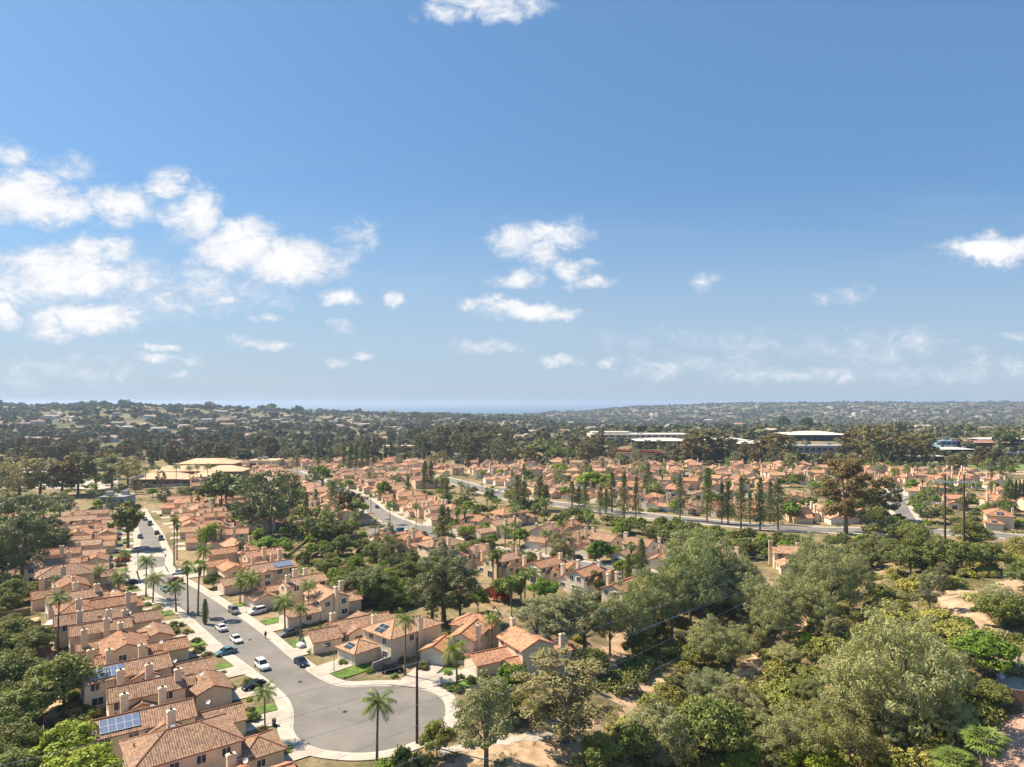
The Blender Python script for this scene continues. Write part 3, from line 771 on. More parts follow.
        wi(-6, 4.4, 3.4, 1.3, 1.1, 0, 1); wi(2.4, -4.4, .9, 1.5, 1.2, 0, -1)
        garage_door(root, 8.6, 3.8 * my, 4.7, 1, 0)
    for k, (vx, vy) in enumerate(((-7.6, .9), (-2.4, 1.6), (-4.8, -.9))):
        z = f(vx, vy * my); v = MB()
        if k == 1: v.box(vx - .3, vx + .3, vy * my - .3, vy * my + .3, z - .3, z + .28)
        else: v.tube([(vx, vy * my, z - .3), (vx, vy * my, z + .45)], .09, 7)
        link('roof_vent', v.mesh('roof_vent', M_METAL if k else M_DARK), root)
    finish(root, W, RF)
    return root
PROTO = {}
for k in range(6):
    for my in (1, -1): PROTO[(k, my)] = house(k, my)
USED = set(); HOUSES = []; FOOT = []
WALLC = [(1.12, 1.14, 1.18), (1.0, .98, .94), (1.05, .93, .86), (.95, .90, .84), (1.08, 1.04, .98), (1.02, .95, .80), (.92, .84, .74), (1.05, .90, .82)]
WNAME = ['white', 'cream', 'pinkish', 'beige', 'off-white', 'yellowish', 'tan', 'peach']
ROOFC = [(1, 1, 1), (1.15, 1.0, .9), (.86, .86, .86), (1.22, 1.06, .98), (1.0, .88, .80), (1.15, 1.15, 1.1), (.9, .8, .72)]
RNAME = ['terracotta', 'bright-orange', 'brown', 'pale-orange', 'red-brown', 'faded-pink', 'dark-brown']
def put_house(x, y, rz, kind, my, solarp=None, near=None, wc=None, rc=None, s=1.0, label=None, z=None, rs=1.0):
    if x > -40 or y > 300 or x > -1.1 * y + 110: rs = rs * 1.22
    src = PROTO[(kind, my)]; near = y < 260 if near is None else near
    zz = tz(x, y) if z is None else z
    wc = rng.randrange(len(WALLC)) if wc is None else wc; rc = rng.randrange(len(ROOFC)) if rc is None else rc
    sp = rng.random() < .3 if solarp is None else solarp
    o = src.copy(); COL.objects.link(o); o.location = (x, y, zz); o.rotation_euler = (0, 0, rz); o.scale = (s, s, s)
    o['category'] = 'house'
    o['group'] = 'tile-roofed stucco houses'
    j = rng.uniform(.93, 1.07); nw = 0; has_sol = False
    for c in src.children:
        st = c.name.split('.')[0]
        if st == 'roof_vent' and not near: continue
        if st == 'solar_panel':
            if not sp: continue
            has_sol = True
        if st == 'window':
            nw += 1
            if not near and (y > 420 and nw > 4 or nw > 7): continue
        n = c.copy(); COL.objects.link(n); n.parent = o
        if st in ('wall', 'chimney', 'garage_door'): n.color = (*[v * j for v in WALLC[wc]], 1)
        if st == 'roof': n.color = (*[v * j * rs * k_ for v, k_ in zip(ROOFC[rc], (1, 1.02, 1.04))], 1)
        for g in c.children:
            if not near and g.name.startswith('flue'): continue
            q = g.copy(); COL.objects.link(q); q.parent = n
            if q.name.startswith('chimney_cap'): q.color = n.color
    two = kind != 4
    adj = ('' if two else 'low ') + f"{WNAME[wc]} house with {RNAME[rc]}" + (' solar' if has_sol else '') + ' roof'
    HOUSES.append(o)
    if label: o['label'] = label
    else: THINGS.append((o, adj, ''))
    c_, s_ = math.cos(rz), math.sin(rz)
    for t in (-7, -1, 6): FOOT.append((x + c_ * t, y + s_ * t, 6.0))
    return o
def clear_of(x, y, r):
    for fx, fy, fr in FOOT:
        if (fx - x) ** 2 + (fy - y) ** 2 < (fr + r) ** 2: return False
    return True

# ------------------------------------------------------------------ vehicles
def car_proto(kind):
    root = link('parked_car', None)
    b = MB()
    L, Wd = (4.6, 1.84) if kind == 'sedan' else (4.7, 1.92)
    hood, deck, roofz = (.86, .95, 1.44) if kind == 'sedan' else (1.02, 1.08, 1.74)
    hl = L / 2
    st = [(-hl, .55, .42, deck - .22), (-hl + .12, .86, .30, deck - .06), (-hl + .7, .96, .24, deck), (-.6, 1.0, .22, deck + .02), (.75, 1.0, .22, hood + .08), (hl - .9, .97, .22, hood), (hl - .2, .86, .26, hood - .14), (hl, .62, .36, hood - .30)]
    rings = []
    for x, wf, zb, zt in st:
        w_ = Wd / 2 * wf; zm = (zb + zt) / 2 + .05
        rings.append([(x, -w_ * .92, zb), (x, -w_, zm), (x, -w_ * .93, zt), (x, w_ * .93, zt), (x, w_, zm), (x, w_ * .92, zb)])
    for i in range(len(rings) - 1):
        for j in range(6):
            k = (j + 1) % 6; b.poly([rings[i][j], rings[i][k], rings[i + 1][k], rings[i + 1][j]])
    b.poly(rings[0]); b.poly(rings[-1][::-1])
    gh = [(-hl + (.75 if kind == 'sedan' else .18), deck), (-hl + (1.45 if kind == 'sedan' else .5), roofz), (.25, roofz), (1.15, hood + .06)]
    wr, wb = Wd / 2 * .74, Wd / 2 * .90
    z_r = roofz
    b.poly([(gh[1][0], -wr, z_r + .005), (gh[2][0], -wr, z_r + .005), (gh[2][0], wr, z_r + .005), (gh[1][0], wr, z_r + .005)])
    b.obox((gh[1][0], -wr, z_r - .07), (gh[2][0] - gh[1][0], 0, 0), (0, wr * 2, 0), (0, 0, .07))
    for sx in (-1, 1):
        for (xa, za), (xb, zb) in (((gh[0][0], deck), (gh[1][0], z_r)), ((gh[3][0], hood + .06), (gh[2][0], z_r))):
            b.tube([(xa, sx * wb, za), (xb, sx * wr, zb - .03)], .045, 4)
    link('body', b.mesh('car_body', M_PAINT), root)
    g = MB(); x0, x1, x2, x3 = gh[0][0] + .05, gh[1][0], gh[2][0], gh[3][0] - .05
    lo = [(x0, deck), (x3, hood + .05)]
    for s in (-1, 1):
        q = [(x0, s * wb * .985, deck), (x3, s * wb * .985, hood + .05), (x2, s * wr * .99, z_r - .04), (x1, s * wr * .99, z_r - .04)]
        g.poly(q if s < 0 else q[::-1])
    g.poly([(x3, -wb * .985, hood + .05), (x3, wb * .985, hood + .05), (x2, wr * .99, z_r - .04), (x2, -wr * .99, z_r - .04)])
    g.poly([(x0, wb * .985, deck), (x0, -wb * .985, deck), (x1, -wr * .99, z_r - .04), (x1, wr * .99, z_r - .04)])
    link('windows_glass', g.mesh('car_windows', M_CGL), root)
    for x in (-hl + .85, hl - .85):
        for s in (-1, 1):
            t = MB(); t.tube([(x, s * (Wd / 2 - .20), .33), (x, s * (Wd / 2 + .01), .33)], .33, 14)
            wo_ = link('wheel', t.mesh('tyre', M_RUB), root)
            r = MB(); r.tube([(x, s * (Wd / 2 - .02), .33), (x, s * (Wd / 2 + .025), .33)], .2, 10); link('rim', r.mesh('rim', M_RIM), wo_)
    for s in (-1, 1):
        h = MB(); h.obox((hl - .24, s * Wd * .28 - .17, hood - .34), (.2, 0, 0), (0, .34, 0), (0, 0, .15)); link('headlight', h.mesh('headlight', M_LAMP), root)
        h = MB(); h.obox((-hl - .02, s * Wd * .27 - .15, deck - .36), (.2, 0, 0), (0, .30, 0), (0, 0, .16)); link('taillight', h.mesh('taillight', M_TAIL), root)
    return root
CARS = {k: car_proto(k) for k in ('sedan', 'suv')}
CARC = {'white': (.72, .72, .72), 'black': (.012, .012, .014), 'navy': (.015, .025, .06), 'grey': (.16, .17, .18), 'silver': (.42, .43, .44), 'red': (.28, .02, .02), 'teal': (.10, .22, .25), 'blue': (.03, .16, .34), 'dark': (.03, .035, .04)}
def car(x, y, rz, kind, col, where=None, label=None):
    src = CARS[kind]; o = src.copy(); COL.objects.link(o); o.location = (x, y, tz(x, y) + .035 if label is None or True else 0); o.rotation_euler = (0, 0, rz)
    for c in src.children:
        n = c.copy(); COL.objects.link(n); n.parent = o
        if c.name.startswith('body'): n.color = (*CARC[col], 1)
        for g in c.children:
            q = g.copy(); COL.objects.link(q); q.parent = n
    o['category'] = 'car'; o['group'] = 'cars parked along the streets'
    if label: o['label'] = label
    else: THINGS.append((o, ('dark grey' if col == 'dark' else col) + (' sport utility car' if kind == 'suv' else ' saloon car'), ''))
    FOOT.append((x, y, 1.6))
    return o

# ================================================================== THE SETTING
# terrain sheet: cells grow with distance
us = np.concatenate([np.linspace(-2.4, -0.95, 14), np.linspace(-0.9, 0.9, 181), np.linspace(0.95, 2.4, 14)])
ds = np.concatenate([[-60, -20, 5, 30, 50], np.geomspace(62, 15000, 330)])
DD, UU = np.meshgrid(ds, us, indexing='ij')
XX = UU * np.maximum(DD, 90); YY = DD
ZZ = terr(XX, YY)
nv = XX.size; nu = len(us)
me = bpy.data.meshes.new('ground')
vv = np.stack([XX, YY, ZZ], -1).reshape(-1, 3)
ii = np.arange(nv).reshape(XX.shape)
qf = np.stack([ii[:-1, :-1], ii[:-1, 1:], ii[1:, 1:], ii[1:, :-1]], -1).reshape(-1, 4)
me.from_pydata(vv.tolist(), [], qf.tolist())
m, x = mat('dry_ground'); t, b = x
tc = t.new('ShaderNodeTexCoord').outputs['Object']
n1 = t.noise(tc, 0.035, 6, 0.6); n2 = t.noise(tc, 0.4, 5, 0.65); n3 = t.noise(tc, 0.006, 5, 0.6); n4 = t.noise(tc, 3.0, 3, 0.7)
c = t.mix(t.ramp(n1, .38, .62), (0.14, 0.125, 0.055), (0.34, 0.25, 0.15))
c = t.mix(t.math('MULTIPLY', t.ramp(n2, .45, .66), .6), c, (0.085, 0.09, 0.035))
c = t.mix(t.math('MULTIPLY', t.ramp(n4, .5, .7), .35), c, (0.20, 0.155, 0.10))
sp_ = t.new('ShaderNodeSeparateXYZ'); t.l.new(tc, sp_.inputs[0])
far = t.ramp(sp_.outputs[1], 600, 1100)
c2 = t.mix(t.ramp(n3, .40, .62), (0.08, 0.088, 0.04), (0.24, 0.20, 0.12))
c2 = t.mix(t.math('MULTIPLY', t.ramp(t.noise(tc, 0.03, 4), .52, .68), .6), c2, (0.26, 0.22, 0.165))
c = t.mix(far, c, c2)
t.l.new(c, b.inputs['Base Color']); b.inputs['Roughness'].default_value = 0.95; b.inputs['Specular IOR Level'].default_value = .1
bn = t.new('ShaderNodeBump'); bn.inputs['Strength'].default_value = .6; bn.inputs['Distance'].default_value = .4
t.l.new(t.noise(tc, 1.2, 6, .7), bn.inputs['Height']); t.l.new(bn.outputs[0], b.inputs['Normal'])
me.materials.append(m); me.polygons.foreach_set('use_smooth', [True] * len(me.polygons))
struct(link('ground', me))
# the ocean beyond the land
b_ = MB(); b_.poly([(-60000, 4000, -110), (60000, 4000, -110), (60000, 42000, -110), (-60000, 42000, -110)])
m, x = mat('sea'); t, b = x
b.inputs['Base Color'].default_value = (0.03, 0.10, 0.18, 1); b.inputs['Roughness'].default_value = .6; b.inputs['Specular IOR Level'].default_value = .1
struct(link('sea_water', b_.mesh('sea_water', m)))

def smooth_line(pts, step=2.0, it=2):
    p = [Vector(q[:2]) for q in pts]
    for _ in range(it):
        q = [p[0]]
        for a, c in zip(p, p[1:]): q += [a.lerp(c, .25), a.lerp(c, .75)]
        q.append(p[-1]); p = q
    return p
def normals(p):
    out = []
    for i in range(len(p)):
        a = p[min(i + 1, len(p) - 1)] - p[max(i - 1, 0)]; a.normalize(); out.append(Vector((-a.y, a.x)))
    return out
M_ASPH, x = mat('asphalt'); t, b = x
tc = t.new('ShaderNodeTexCoord').outputs['Object']
c = t.mix(t.ramp(t.noise(tc, .12, 5, .6), .35, .65), (0.158, 0.145, 0.128), (0.215, 0.197, 0.174))
c = t.mix(t.math('MULTIPLY', t.ramp(t.noise(tc, 9, 2), .4, .7), .35), c, (0.11, 0.105, 0.10))
vo = t.new('ShaderNodeTexVoronoi', feature='DISTANCE_TO_EDGE'); vo.inputs['Scale'].default_value = .13
t.l.new(t.vec('ADD', tc, t.vec('MULTIPLY', t.new('ShaderNodeTexNoise').outputs['Color'], (1.5, 1.5, 0))), vo.inputs['Vector'])
c = t.mix(t.math('MULTIPLY', t.ramp(vo.outputs['Distance'], .016, .0), .16), c, (0.06, 0.056, 0.052))
c = t.mix(t.math('MULTIPLY', t.ramp(t.noise(tc, .55, 4, .7, .6), .60, .74), .45), c, (0.085, 0.078, 0.07))
t.l.new(c, b.inputs['Base Color']); b.inputs['Roughness'].default_value = .9
M_CONC = simple('pale_concrete', (0.44, 0.395, 0.33), .9, var=.10, scale=.5)
M_DRIVE = simple('drive_concrete', (0.42, 0.365, 0.305), .9, var=.14, scale=.35)
M_LAWN = simple('lawn_turf', (0.10, 0.165, 0.028), .95, var=.38, scale=.6, bump=.5, bscale=6)
M_EARTH = simple('garden_earth', (0.14, 0.105, 0.065), .95, var=.45, scale=.5, bump=.5, bscale=3)
M_DIRT = simple('bare_dirt', (0.43, 0.30, 0.185), .95, var=.30, scale=.45, bump=.7, bscale=2.5)
M_PATIO = simple('terracotta_paving', (0.44, 0.27, 0.195), .9, var=.12, scale=1.2)

ROADS = []                                             # (polyline, half width) for clearance tests
def road_near(x, y, extra=0.0):
    for pl, hw in ROADS:
        for a, c in zip(pl, pl[1:]):
            dx_, dy_ = c.x - a.x, c.y - a.y; L2 = dx_ * dx_ + dy_ * dy_ or 1e-6
            k = max(0, min(1, ((x - a.x) * dx_ + (y - a.y) * dy_) / L2))
            if (a.x + k * dx_ - x) ** 2 + (a.y + k * dy_ - y) ** 2 < (hw + extra) ** 2: return True
    return False
# main street with its bulb: one kerb line running down the left side, round the bulb and up the right side
KL = [(137,513),(136,523),(140,539),(139,550),(135,558),(136,572),(139,582),(160,597),(181,609),(200,627),(225,650),(256,673),(274,687),(286,698),(291,709),(291,720),(290,731),(297,741),(312,749),(333,753),(362,755),(392,751),(422,741),(442,728),(449,713),(446,699),(431,690),(406,685.5),(372,685),(350,687),(331,684),(306,669),(281,648),(256,627),(217,601),(198,589),(182,581),(170,573),(166,565),(167,555),(162,546),(158,533),(147,519),(142,509)]
kerb = [at(*p) for p in KL]
kerb = smooth_line([(p.x, p.y) for p in kerb], it=2)
KN = normals(kerb)                                     # left normal of travel; travelling down the left side, outside is to the right
def ring(off): return [p - n * off for p, n in zip(kerb, KN)]
sgn = 1
def flat_poly(name, pts, z, material, kind='structure'):
    me = bpy.data.meshes.new(name); me.from_pydata([(p.x, p.y, z) for p in pts], [], [tuple(range(len(pts)))]); me.materials.append(material)
    return struct(link(name, me), kind)
flat_poly('street', kerb, 0.03, M_ASPH)
cen = sum((Vector((p.x, p.y)) for p in kerb), Vector((0, 0))) / len(kerb)
# which side is outside
i0 = len(kerb) // 2
bulbc = Vector((at(363, 717).x, at(363, 717).y))
if (ring(1)[i0] - bulbc).length < (kerb[i0] - bulbc).length: KN = [-n for n in KN]
def strip(name, a, c, za, zc, material, edge=True):
    mb = MB()
    for i in range(len(a) - 1):
        mb.poly([(a[i].x, a[i].y, za), (a[i + 1].x, a[i + 1].y, za), (c[i + 1].x, c[i + 1].y, zc), (c[i].x, c[i].y, zc)])
        if edge: mb.poly([(a[i].x, a[i].y, za), (a[i + 1].x, a[i + 1].y, za), (a[i + 1].x, a[i + 1].y, -.1), (a[i].x, a[i].y, -.1)])
    return struct(link(name, mb.mesh(name, material)))
M_KERB = simple('kerb_concrete', (0.52, 0.485, 0.43), .85, var=.06, scale=1)
strip('kerb', ring(0), ring(.22), .15, .15, M_KERB)
strip('gutter', ring(-.45), ring(0), .036, .036, M_CONC, edge=False)
strip('pavement', ring(.22), ring(2.1), .145, .145, M_CONC)
# pale concrete crossing bands of the little crossroads up the street
for (a, c_, e, g) in (((139, 549), (167, 554.5), (167, 557), (137, 556)), ((136, 571), (166, 566), (170, 574), (137, 580))):
    flat_poly('crossing_band', [at(*a), at(*c_), at(*e), at(*g)], .036, M_CONC)
Lside = kerb[:next(i for i, p in enumerate(kerb) if p.y < 121)]
Rside = kerb[max(i for i, p in enumerate(kerb) if p.y < 134):]
mid = [(a + c) / 2 for a, c in zip([Lside[int(k * (len(Lside) - 1) / 20)] for k in range(21)], [Rside[::-1][int(k * (len(Rside) - 1) / 20)] for k in range(21)])]
ROADS.append((kerb[:i0 * 2], 2.4)); ROADS.append(([bulbc, bulbc + Vector((1, 1))], 15)); ROADS.append((mid, 8.5))

ROADZ = [0.030]
def road(name, pix, width, walk=True, world=False):
    pts = [Vector(p) for p in pix] if world else [at(*p) for p in pix]
    pl = smooth_line([(p.x, p.y) for p in pts]); n = normals(pl); ROADZ[0] += .004
    hw = width / 2
    strip(name, [p - q * hw for p, q in zip(pl, n)], [p + q * hw for p, q in zip(pl, n)], ROADZ[0] + .03, ROADZ[0] + .03, M_ASPH, False)
    if walk:
        for s in (-1, 1):
            strip('pavement', [p + q * s * hw for p, q in zip(pl, n)], [p + q * s * (hw + 2.6) for p, q in zip(pl, n)], .014 + ROADZ[0] * .3, .014 + ROADZ[0] * .3, M_CONC, False)
    ROADS.append((pl, hw + 2))
    return pl
S1 = road('street', [(292, 471), (306, 477), (336, 489), (358, 497), (372, 508), (384, 517), (402, 524), (424, 534)], 9.5)
S1b = road('street', [(396, 521), (420, 533), (456, 543), (500, 552), (544, 559.5), (600, 568.5), (650, 577), (700, 588)], 9.5)
S3 = road('road', [(440, 478), (464, 484), (488, 491), (512, 499), (562, 504.5), (637, 514.5), (700, 521), (762, 527), (830, 530.5), (923, 531), (1040, 537), (1150, 545)], 11.5)
S5 = road('street', [(893, 488), (898, 497), (900, 508), (908, 520), (913, 530)], 7)
S6 = road('street', [(500, 489), (560, 487.5), (640, 490), (720, 494), (800, 497)], 9)
S7 = road('street', [(470, 471), (540, 470), (620, 472), (700, 474), (790, 476), (900, 478), (1010, 481)], 9)
SA = road('street', [(232, 473), (262, 470), (292, 471), (345, 468), (400, 474), (440, 478)], 9)
S8 = road('street', [(905, 500), (950, 503), (1010, 505), (1070, 508)], 9)
# courts: paved turning areas
def disc(px, py, r, z):
    c = at(px, py); pts = [Vector((c.x + r * math.cos(a / 24 * 6.2832), c.y + r * math.sin(a / 24 * 6.2832))) for a in range(24)]
    flat_poly('street', pts, z, M_ASPH); ROADS.append(([Vector((c.x, c.y)), Vector((c.x + 1, c.y))], r))
disc(402, 531, 15, .085); disc(899, 498, 12, .089)

# ================================================================== HOUSES
def along(pl, s):
    for a, c in zip(pl, pl[1:]):
        L = (c - a).length
        if s <= L: 
            d = (c - a) / L
            return a + d * s, d
        s -= L
    return None, None
def plen(pl): return sum((c - a).length for a, c in zip(pl, pl[1:]))
LAWNS = []; PADZ = [0.0]
def pad(name, c, d, a0, a1, b0, b1, z, material):
    """flat rectangle: c corner frame with axis d (towards the street)"""
    n = Vector((-d.y, d.x)); pts = [c + d * a + n * b for a, b in ((a0, b0), (a1, b0), (a1, b1), (a0, b1))]
    flat_poly(name, pts, z, material)
def reach(p, d, default):
    """distance from p along d to the main street's kerb, if it is near"""
    best = None
    for a, c in zip(kerb, kerb[1:]):
        e = c - a; den = d.x * e.y - d.y * e.x
        if abs(den) < 1e-9: continue
        q = a - p; t_ = (q.x * e.y - q.y * e.x) / den; k = (q.x * d.y - q.y * d.x) / den
        if 0 <= k <= 1 and 0 < t_ < 32 and (best is None or t_ < best): best = t_
    return best if best is not None else default
def lot(hx, hy, rz, front, my, kind, lawn=True, zl=.148):
    """driveway and front lawn between house and kerb; front = distance from origin to the kerb"""
    c = Vector((hx, hy)); d = Vector((math.cos(rz), math.sin(rz)))
    gy = {0: -1.5, 1: .6, 2: -3.1, 3: -1.9, 4: -2.0, 5: 3.8}[kind] * my; gx = {0: 10.6, 1: 9.4, 2: 11.4, 3: 9.8, 4: 9.6, 5: 8.6}[kind]
    n = Vector((-d.y, d.x)); PADZ[0] = (PADZ[0] + .0021) % .035; zl = zl + PADZ[0]
    if zl > .1:
        f1, f2 = [reach(c + n * (gy + e), d, front) for e in (-2.7, 2.7)]
    else: f1 = f2 = front
    if min(f1, f2) < gx + .5: f1 = f2 = gx + 1
    flat_poly('driveway', [c + d * (gx - .2) + n * (gy - 2.7), c + d * (f1 - .05) + n * (gy - 2.7), c + d * (f2 - .05) + n * (gy + 2.7), c + d * (gx - .2) + n * (gy + 2.7)], zl + .012, M_DRIVE)
    front = min(f1, f2)
    if lawn:
        s = -1 if gy > 0 else 1
        a, e = sorted((gy + s * 3.0, gy + s * rng.uniform(6, 8.2)))
        fm = min(reach(c + n * a, d, front), reach(c + n * e, d, front)) if zl > .1 else front
        if fm - 2.2 > gx: pad('lawn', c, d, gx - 2.0 if kind != 5 else gx, fm - 2.2, a, e, zl + .006, M_LAWN)
        LAWNS.append((c + d * (front - 4) + Vector((-d.y, d.x)) * (a + e) / 2, d))
# left row: house plots read off the photo along the kerb (fraction of the way up the left kerb), from the bulb upward
LrevK = Lside[::-1]
LrevK = [Vector((p.x, p.y)) for p in LrevK]
LT = plen(LrevK)
LEFTROW = [(-22.5, 4, 1, 2, 1), (-10.5, 2, 1, 3, 0), (1.2, 0, 1, 0, 1), (14.2, 1, -1, 1, 0), (27.0, 0, 1, 0, 1), (39.6, 3, -1, 4, 0), (52.2, 1, 1, 2, 0), (64.8, 0, -1, 0, 0), (77.4, 5, 1, 2, 0), (90.2, 1, -1, 0, 0), (103, 3, 1, 6, 0), (116.5, 2, -1, 5, 0),
           (131, 0, 1, 1, 0), (144, 1, 1, 0, 0), (157, 5, -1, 4, 0), (170, 0, 1, 2, 0), (183, 3, 1, 1, 0), (196, 1, -1, 0, 0), (209, 4, 1, 2, 0), (222, 0, 1, 4, 0), (235, 5, -1, 0, 0)]
RTONE = [3, 0, 0, 2, 0, 4, 0, 2, 4, 0, 6, 2, 0, 4, 0, 2, 1, 0, 4, 0, 2]
for q, (s, kind, my, wc, sol) in enumerate(LEFTROW):
    if s < 0:
        p, d = along(LrevK, 0.01); p = p - Vector((-.62, .78)) * (-s) * 1.0; d = Vector((-.66, .75))
    elif s < 22: p, d = along(LrevK, s); d = Vector((-.62, .78)).normalized()
    else:
        p, d = along(LrevK, min(s, LT - 1)); d2 = along(LrevK, min(s + 8, LT - .5))[0]; d1 = along(LrevK, max(s - 8, 0))[0]; d = (d2 - d1).normalized()
    nrm = Vector((-d.y, d.x))                          # away from the street (to the left of travel up the street)
    back = 17.5 if kind != 0 else 18.2
    if s < 10: back += 1.5
    c = p + nrm * back
    rz = math.atan2(-nrm.y, -nrm.x) - R(4)
    put_house(c.x, c.y, rz, kind, my, bool(sol), True if s < 140 else None, wc + 1, RTONE[q])
    if s > -12: lot(c.x, c.y, rz, back, my, kind, lawn=(q % 2 == 0))
# second column behind the upper left row
for k in range(9):
    s = 128 + k * 14.5
    p, d = along(LrevK, min(s, LT - 1)); nrm = Vector((-d.y, d.x)); nrm = Vector((-.86, -.5))
    c = p + nrm * (44 + rng.uniform(-2, 2)); put_house(c.x, c.y, math.atan2(.5, .86) + R(rng.uniform(-8, 8)) + (math.pi if k % 2 else 0), rng.randrange(6), rng.choice((1, -1)), False)
# right row, climbing from the bulb
RIGHT = [  # pixel of plan centre at mid-wall height, kind, mirror, wall, roof, solar, turn
    ((517, 655), 3, 1, 2, 3, 0, -150), ((465, 641), 5, -1, 0, 1, 0, -108), ((398, 640), 2, 1, 0, 5, 1, -132), ((347, 628), 4, -1, 3, 2, 0, -146),
    ((318, 606), 3, -1, 0, 0, 1, -140), ((285, 592), 1, 1, 3, 0, 0, -140), ((256, 577), 0, -1, 1, 0, 1, -140), ((228, 560), 5, 1, 4, 4, 0, -140)]
for (px, py), kind, my, wc, rc, sol, turn in RIGHT:
    p = at(px, py, 2.6); put_house(p.x, p.y, R(turn), kind, my, bool(sol), True, wc + 1, rc)
    front = {(517, 655): 15, (465, 641): 19, (398, 640): 20}.get((px, py), 17.5)
    lot(p.x, p.y, R(turn), front, my, kind, lawn=True)
RK = [Vector((p.x, p.y)) for p in Rside]
def auto_row(pl, side, off, s0, s1, step, jit=1.5, face=1, near=None, prob=1.0, kinds=(0, 1, 2, 3, 4, 5), gap=0):
    s = s0
    while s < s1:
        p, d = along(pl, s)
        if p is None: break
        n = Vector((-d.y, d.x)) * side; c = p + n * (off + rng.uniform(-jit, jit))
        rz = math.atan2(-n.y * face, -n.x * face) + R(rng.uniform(-12, 12))
        ok = rng.random() < prob and not road_near(c.x, c.y, 6.0)
        if ok:
            c_, s_ = math.cos(rz), math.sin(rz)
            for t in (-8, 0, 7):
                for fx, fy, fr in FOOT:
                    if (fx - c.x - c_ * t) ** 2 + (fy - c.y - s_ * t) ** 2 < 10.2 ** 2: ok = False; break
                if not ok: break
        if ok:
            kind = rng.choice(kinds); my = rng.choice((1, -1))
            u_, d_ = c.x / c.y, c.y
            put_house(c.x, c.y, rz, kind, my, None, near)
            if off < 22 and face == 1: lot(c.x, c.y, rz, off - 4.75, my, kind, lawn=rng.random() < .6, zl=.03)
        s += step + rng.uniform(-.8, .8)
auto_row(RK, -1, 18.5, 96, 260, 13.4)
auto_row(RK, -1, 42, 175, 255, 14.5, face=-1)
for pl, st in ((S1, 13.6), (S1b, 14.0)):
    for sd in (1, -1): auto_row(pl, sd, 19.5, 4, plen(pl) - 2, st)
auto_row(S1, 1, 44, 10, 150, 14, face=-1); 
auto_row(S1b, 1, 43, 10, 90, 14, face=-1)
auto_row(S3, 1, 24, 46, 420, 14.5); auto_row(S5, 1, 18, 2, 70, 14); auto_row(S5, -1, 18, 2, 90, 14)
for sd in (1, -1):
    for pl in (S6, S7, SA, S8): auto_row(pl, sd, 19, 3, plen(pl) - 3, 16.0)
auto_row(S7, -1, 46, 5, 420, 17, face=-1); auto_row(S6, 1, 46, 10, 300, 17, face=-1); auto_row(S7, 1, 46, 30, 480, 18, face=-1, prob=.75)
auto_row(SA, 1, 46, 4, 190, 17, face=-1); auto_row(SA, -1, 44, 4, 190, 16, face=-1, prob=.8)
auto_row(S1, -1, 70, 4, 100, 14.5, face=1, prob=.9)
auto_row(S3, -1, 26, 20, 60, 14)
# two houses half hidden under the trees on the near side
for px, py, k, t_ in ((790, 562, 3, -100), (665, 600, 1, -120), (622, 590, 4, -90)):
    p = at(px, py, 2)
    if clear_of(p.x, p.y, 3): put_house(p.x, p.y, R(t_), k, 1, False)
print('houses', len(HOUSES))

# ================================================================== LARGE BUILDINGS
M_TANR = simple('tan_roof_felt', (0.62, 0.43, 0.27), .9, var=.12, scale=.08)
M_WHR = simple('white_roof_membrane', (0.58, 0.53, 0.46), .8, var=.10, scale=.06)
M_GREYW = simple('grey_render', (0.30, 0.29, 0.28), .85, var=.08, scale=.2)
M_BRNW = simple('brown_render', (0.22, 0.15, 0.11), .85, var=.1, scale=.2)
M_BLUEW = simple('blue_grey_cladding', (0.22, 0.34, 0.44), .6, var=.05, scale=.3)
M_REDR = simple('red_metal_roof', (0.34, 0.17, 0.12), .8, var=.1, scale=.1)
def building(name, px, py, wd, dp, h, wall, roofm, label, cat='building', rz=0.0, bays=8, storeys=1, parapet=.8, d=None, steps=()):
    """flat-roofed block: wall, parapet roof, window bands; px,py = foot of the near wall's centre"""
    p = at(px, py); root = link(name, None, None, (p.x, p.y + dp / 2, p.z), rz); w_ = MB(); r_ = MB()
    blocks = [(0, 0, wd, dp, h)] + list(steps)
    for cx_, cy_, a, b2, hh in blocks:
        w_.box(cx_ - a / 2, cx_ + a / 2, cy_ - b2 / 2, cy_ + b2 / 2, -5, hh)
        if name in ('warehouse', 'industrial_shed') and hh > 5: hip(w_, r_, cx_ - a / 2, cx_ + a / 2, cy_ - b2 / 2, cy_ + b2 / 2, hh, .13, ov=1)
        else: r_.box(cx_ - a / 2 - .6, cx_ + a / 2 + .6, cy_ - b2 / 2 - .6, cy_ + b2 / 2 + .6, hh, hh + parapet)
    link('wall', w_.mesh(name + '_wall', wall), root); link('roof', r_.mesh(name + '_roof', [roofm, roofm, roofm]), root)
    sh = h / storeys
    for s_ in range(storeys):
        for k in range(bays):
            g = MB(); bw = wd / bays; x = -wd / 2 + bw * (k + .5)
            g.box(x - bw * .34, x + bw * .34, -dp / 2 - .06, -dp / 2 + .1, s_ * sh + sh * .28, s_ * sh + sh * .78)
            link('window', g.mesh('window_band', M_GLASS), root)
    for k in range(3):
        g = MB(); x = rng.uniform(-wd * .35, wd * .35); y = rng.uniform(-dp * .3, dp * .3); g.box(x - 1.6, x + 1.6, y - 1.2, y + 1.2, h + parapet - .5, h + parapet + 2.2)
        link('roof_unit', g.mesh('roof_unit', M_METAL), root)
    thing(root, cat, label=label); FOOT.append((p.x, p.y + dp / 2, max(wd, dp) / 2 + 2))
    for t_ in np.linspace(-wd / 2, wd / 2, max(2, int(wd / 14))): FOOT.append((p.x + t_, p.y + dp / 2, dp / 2 + 3))
    return root
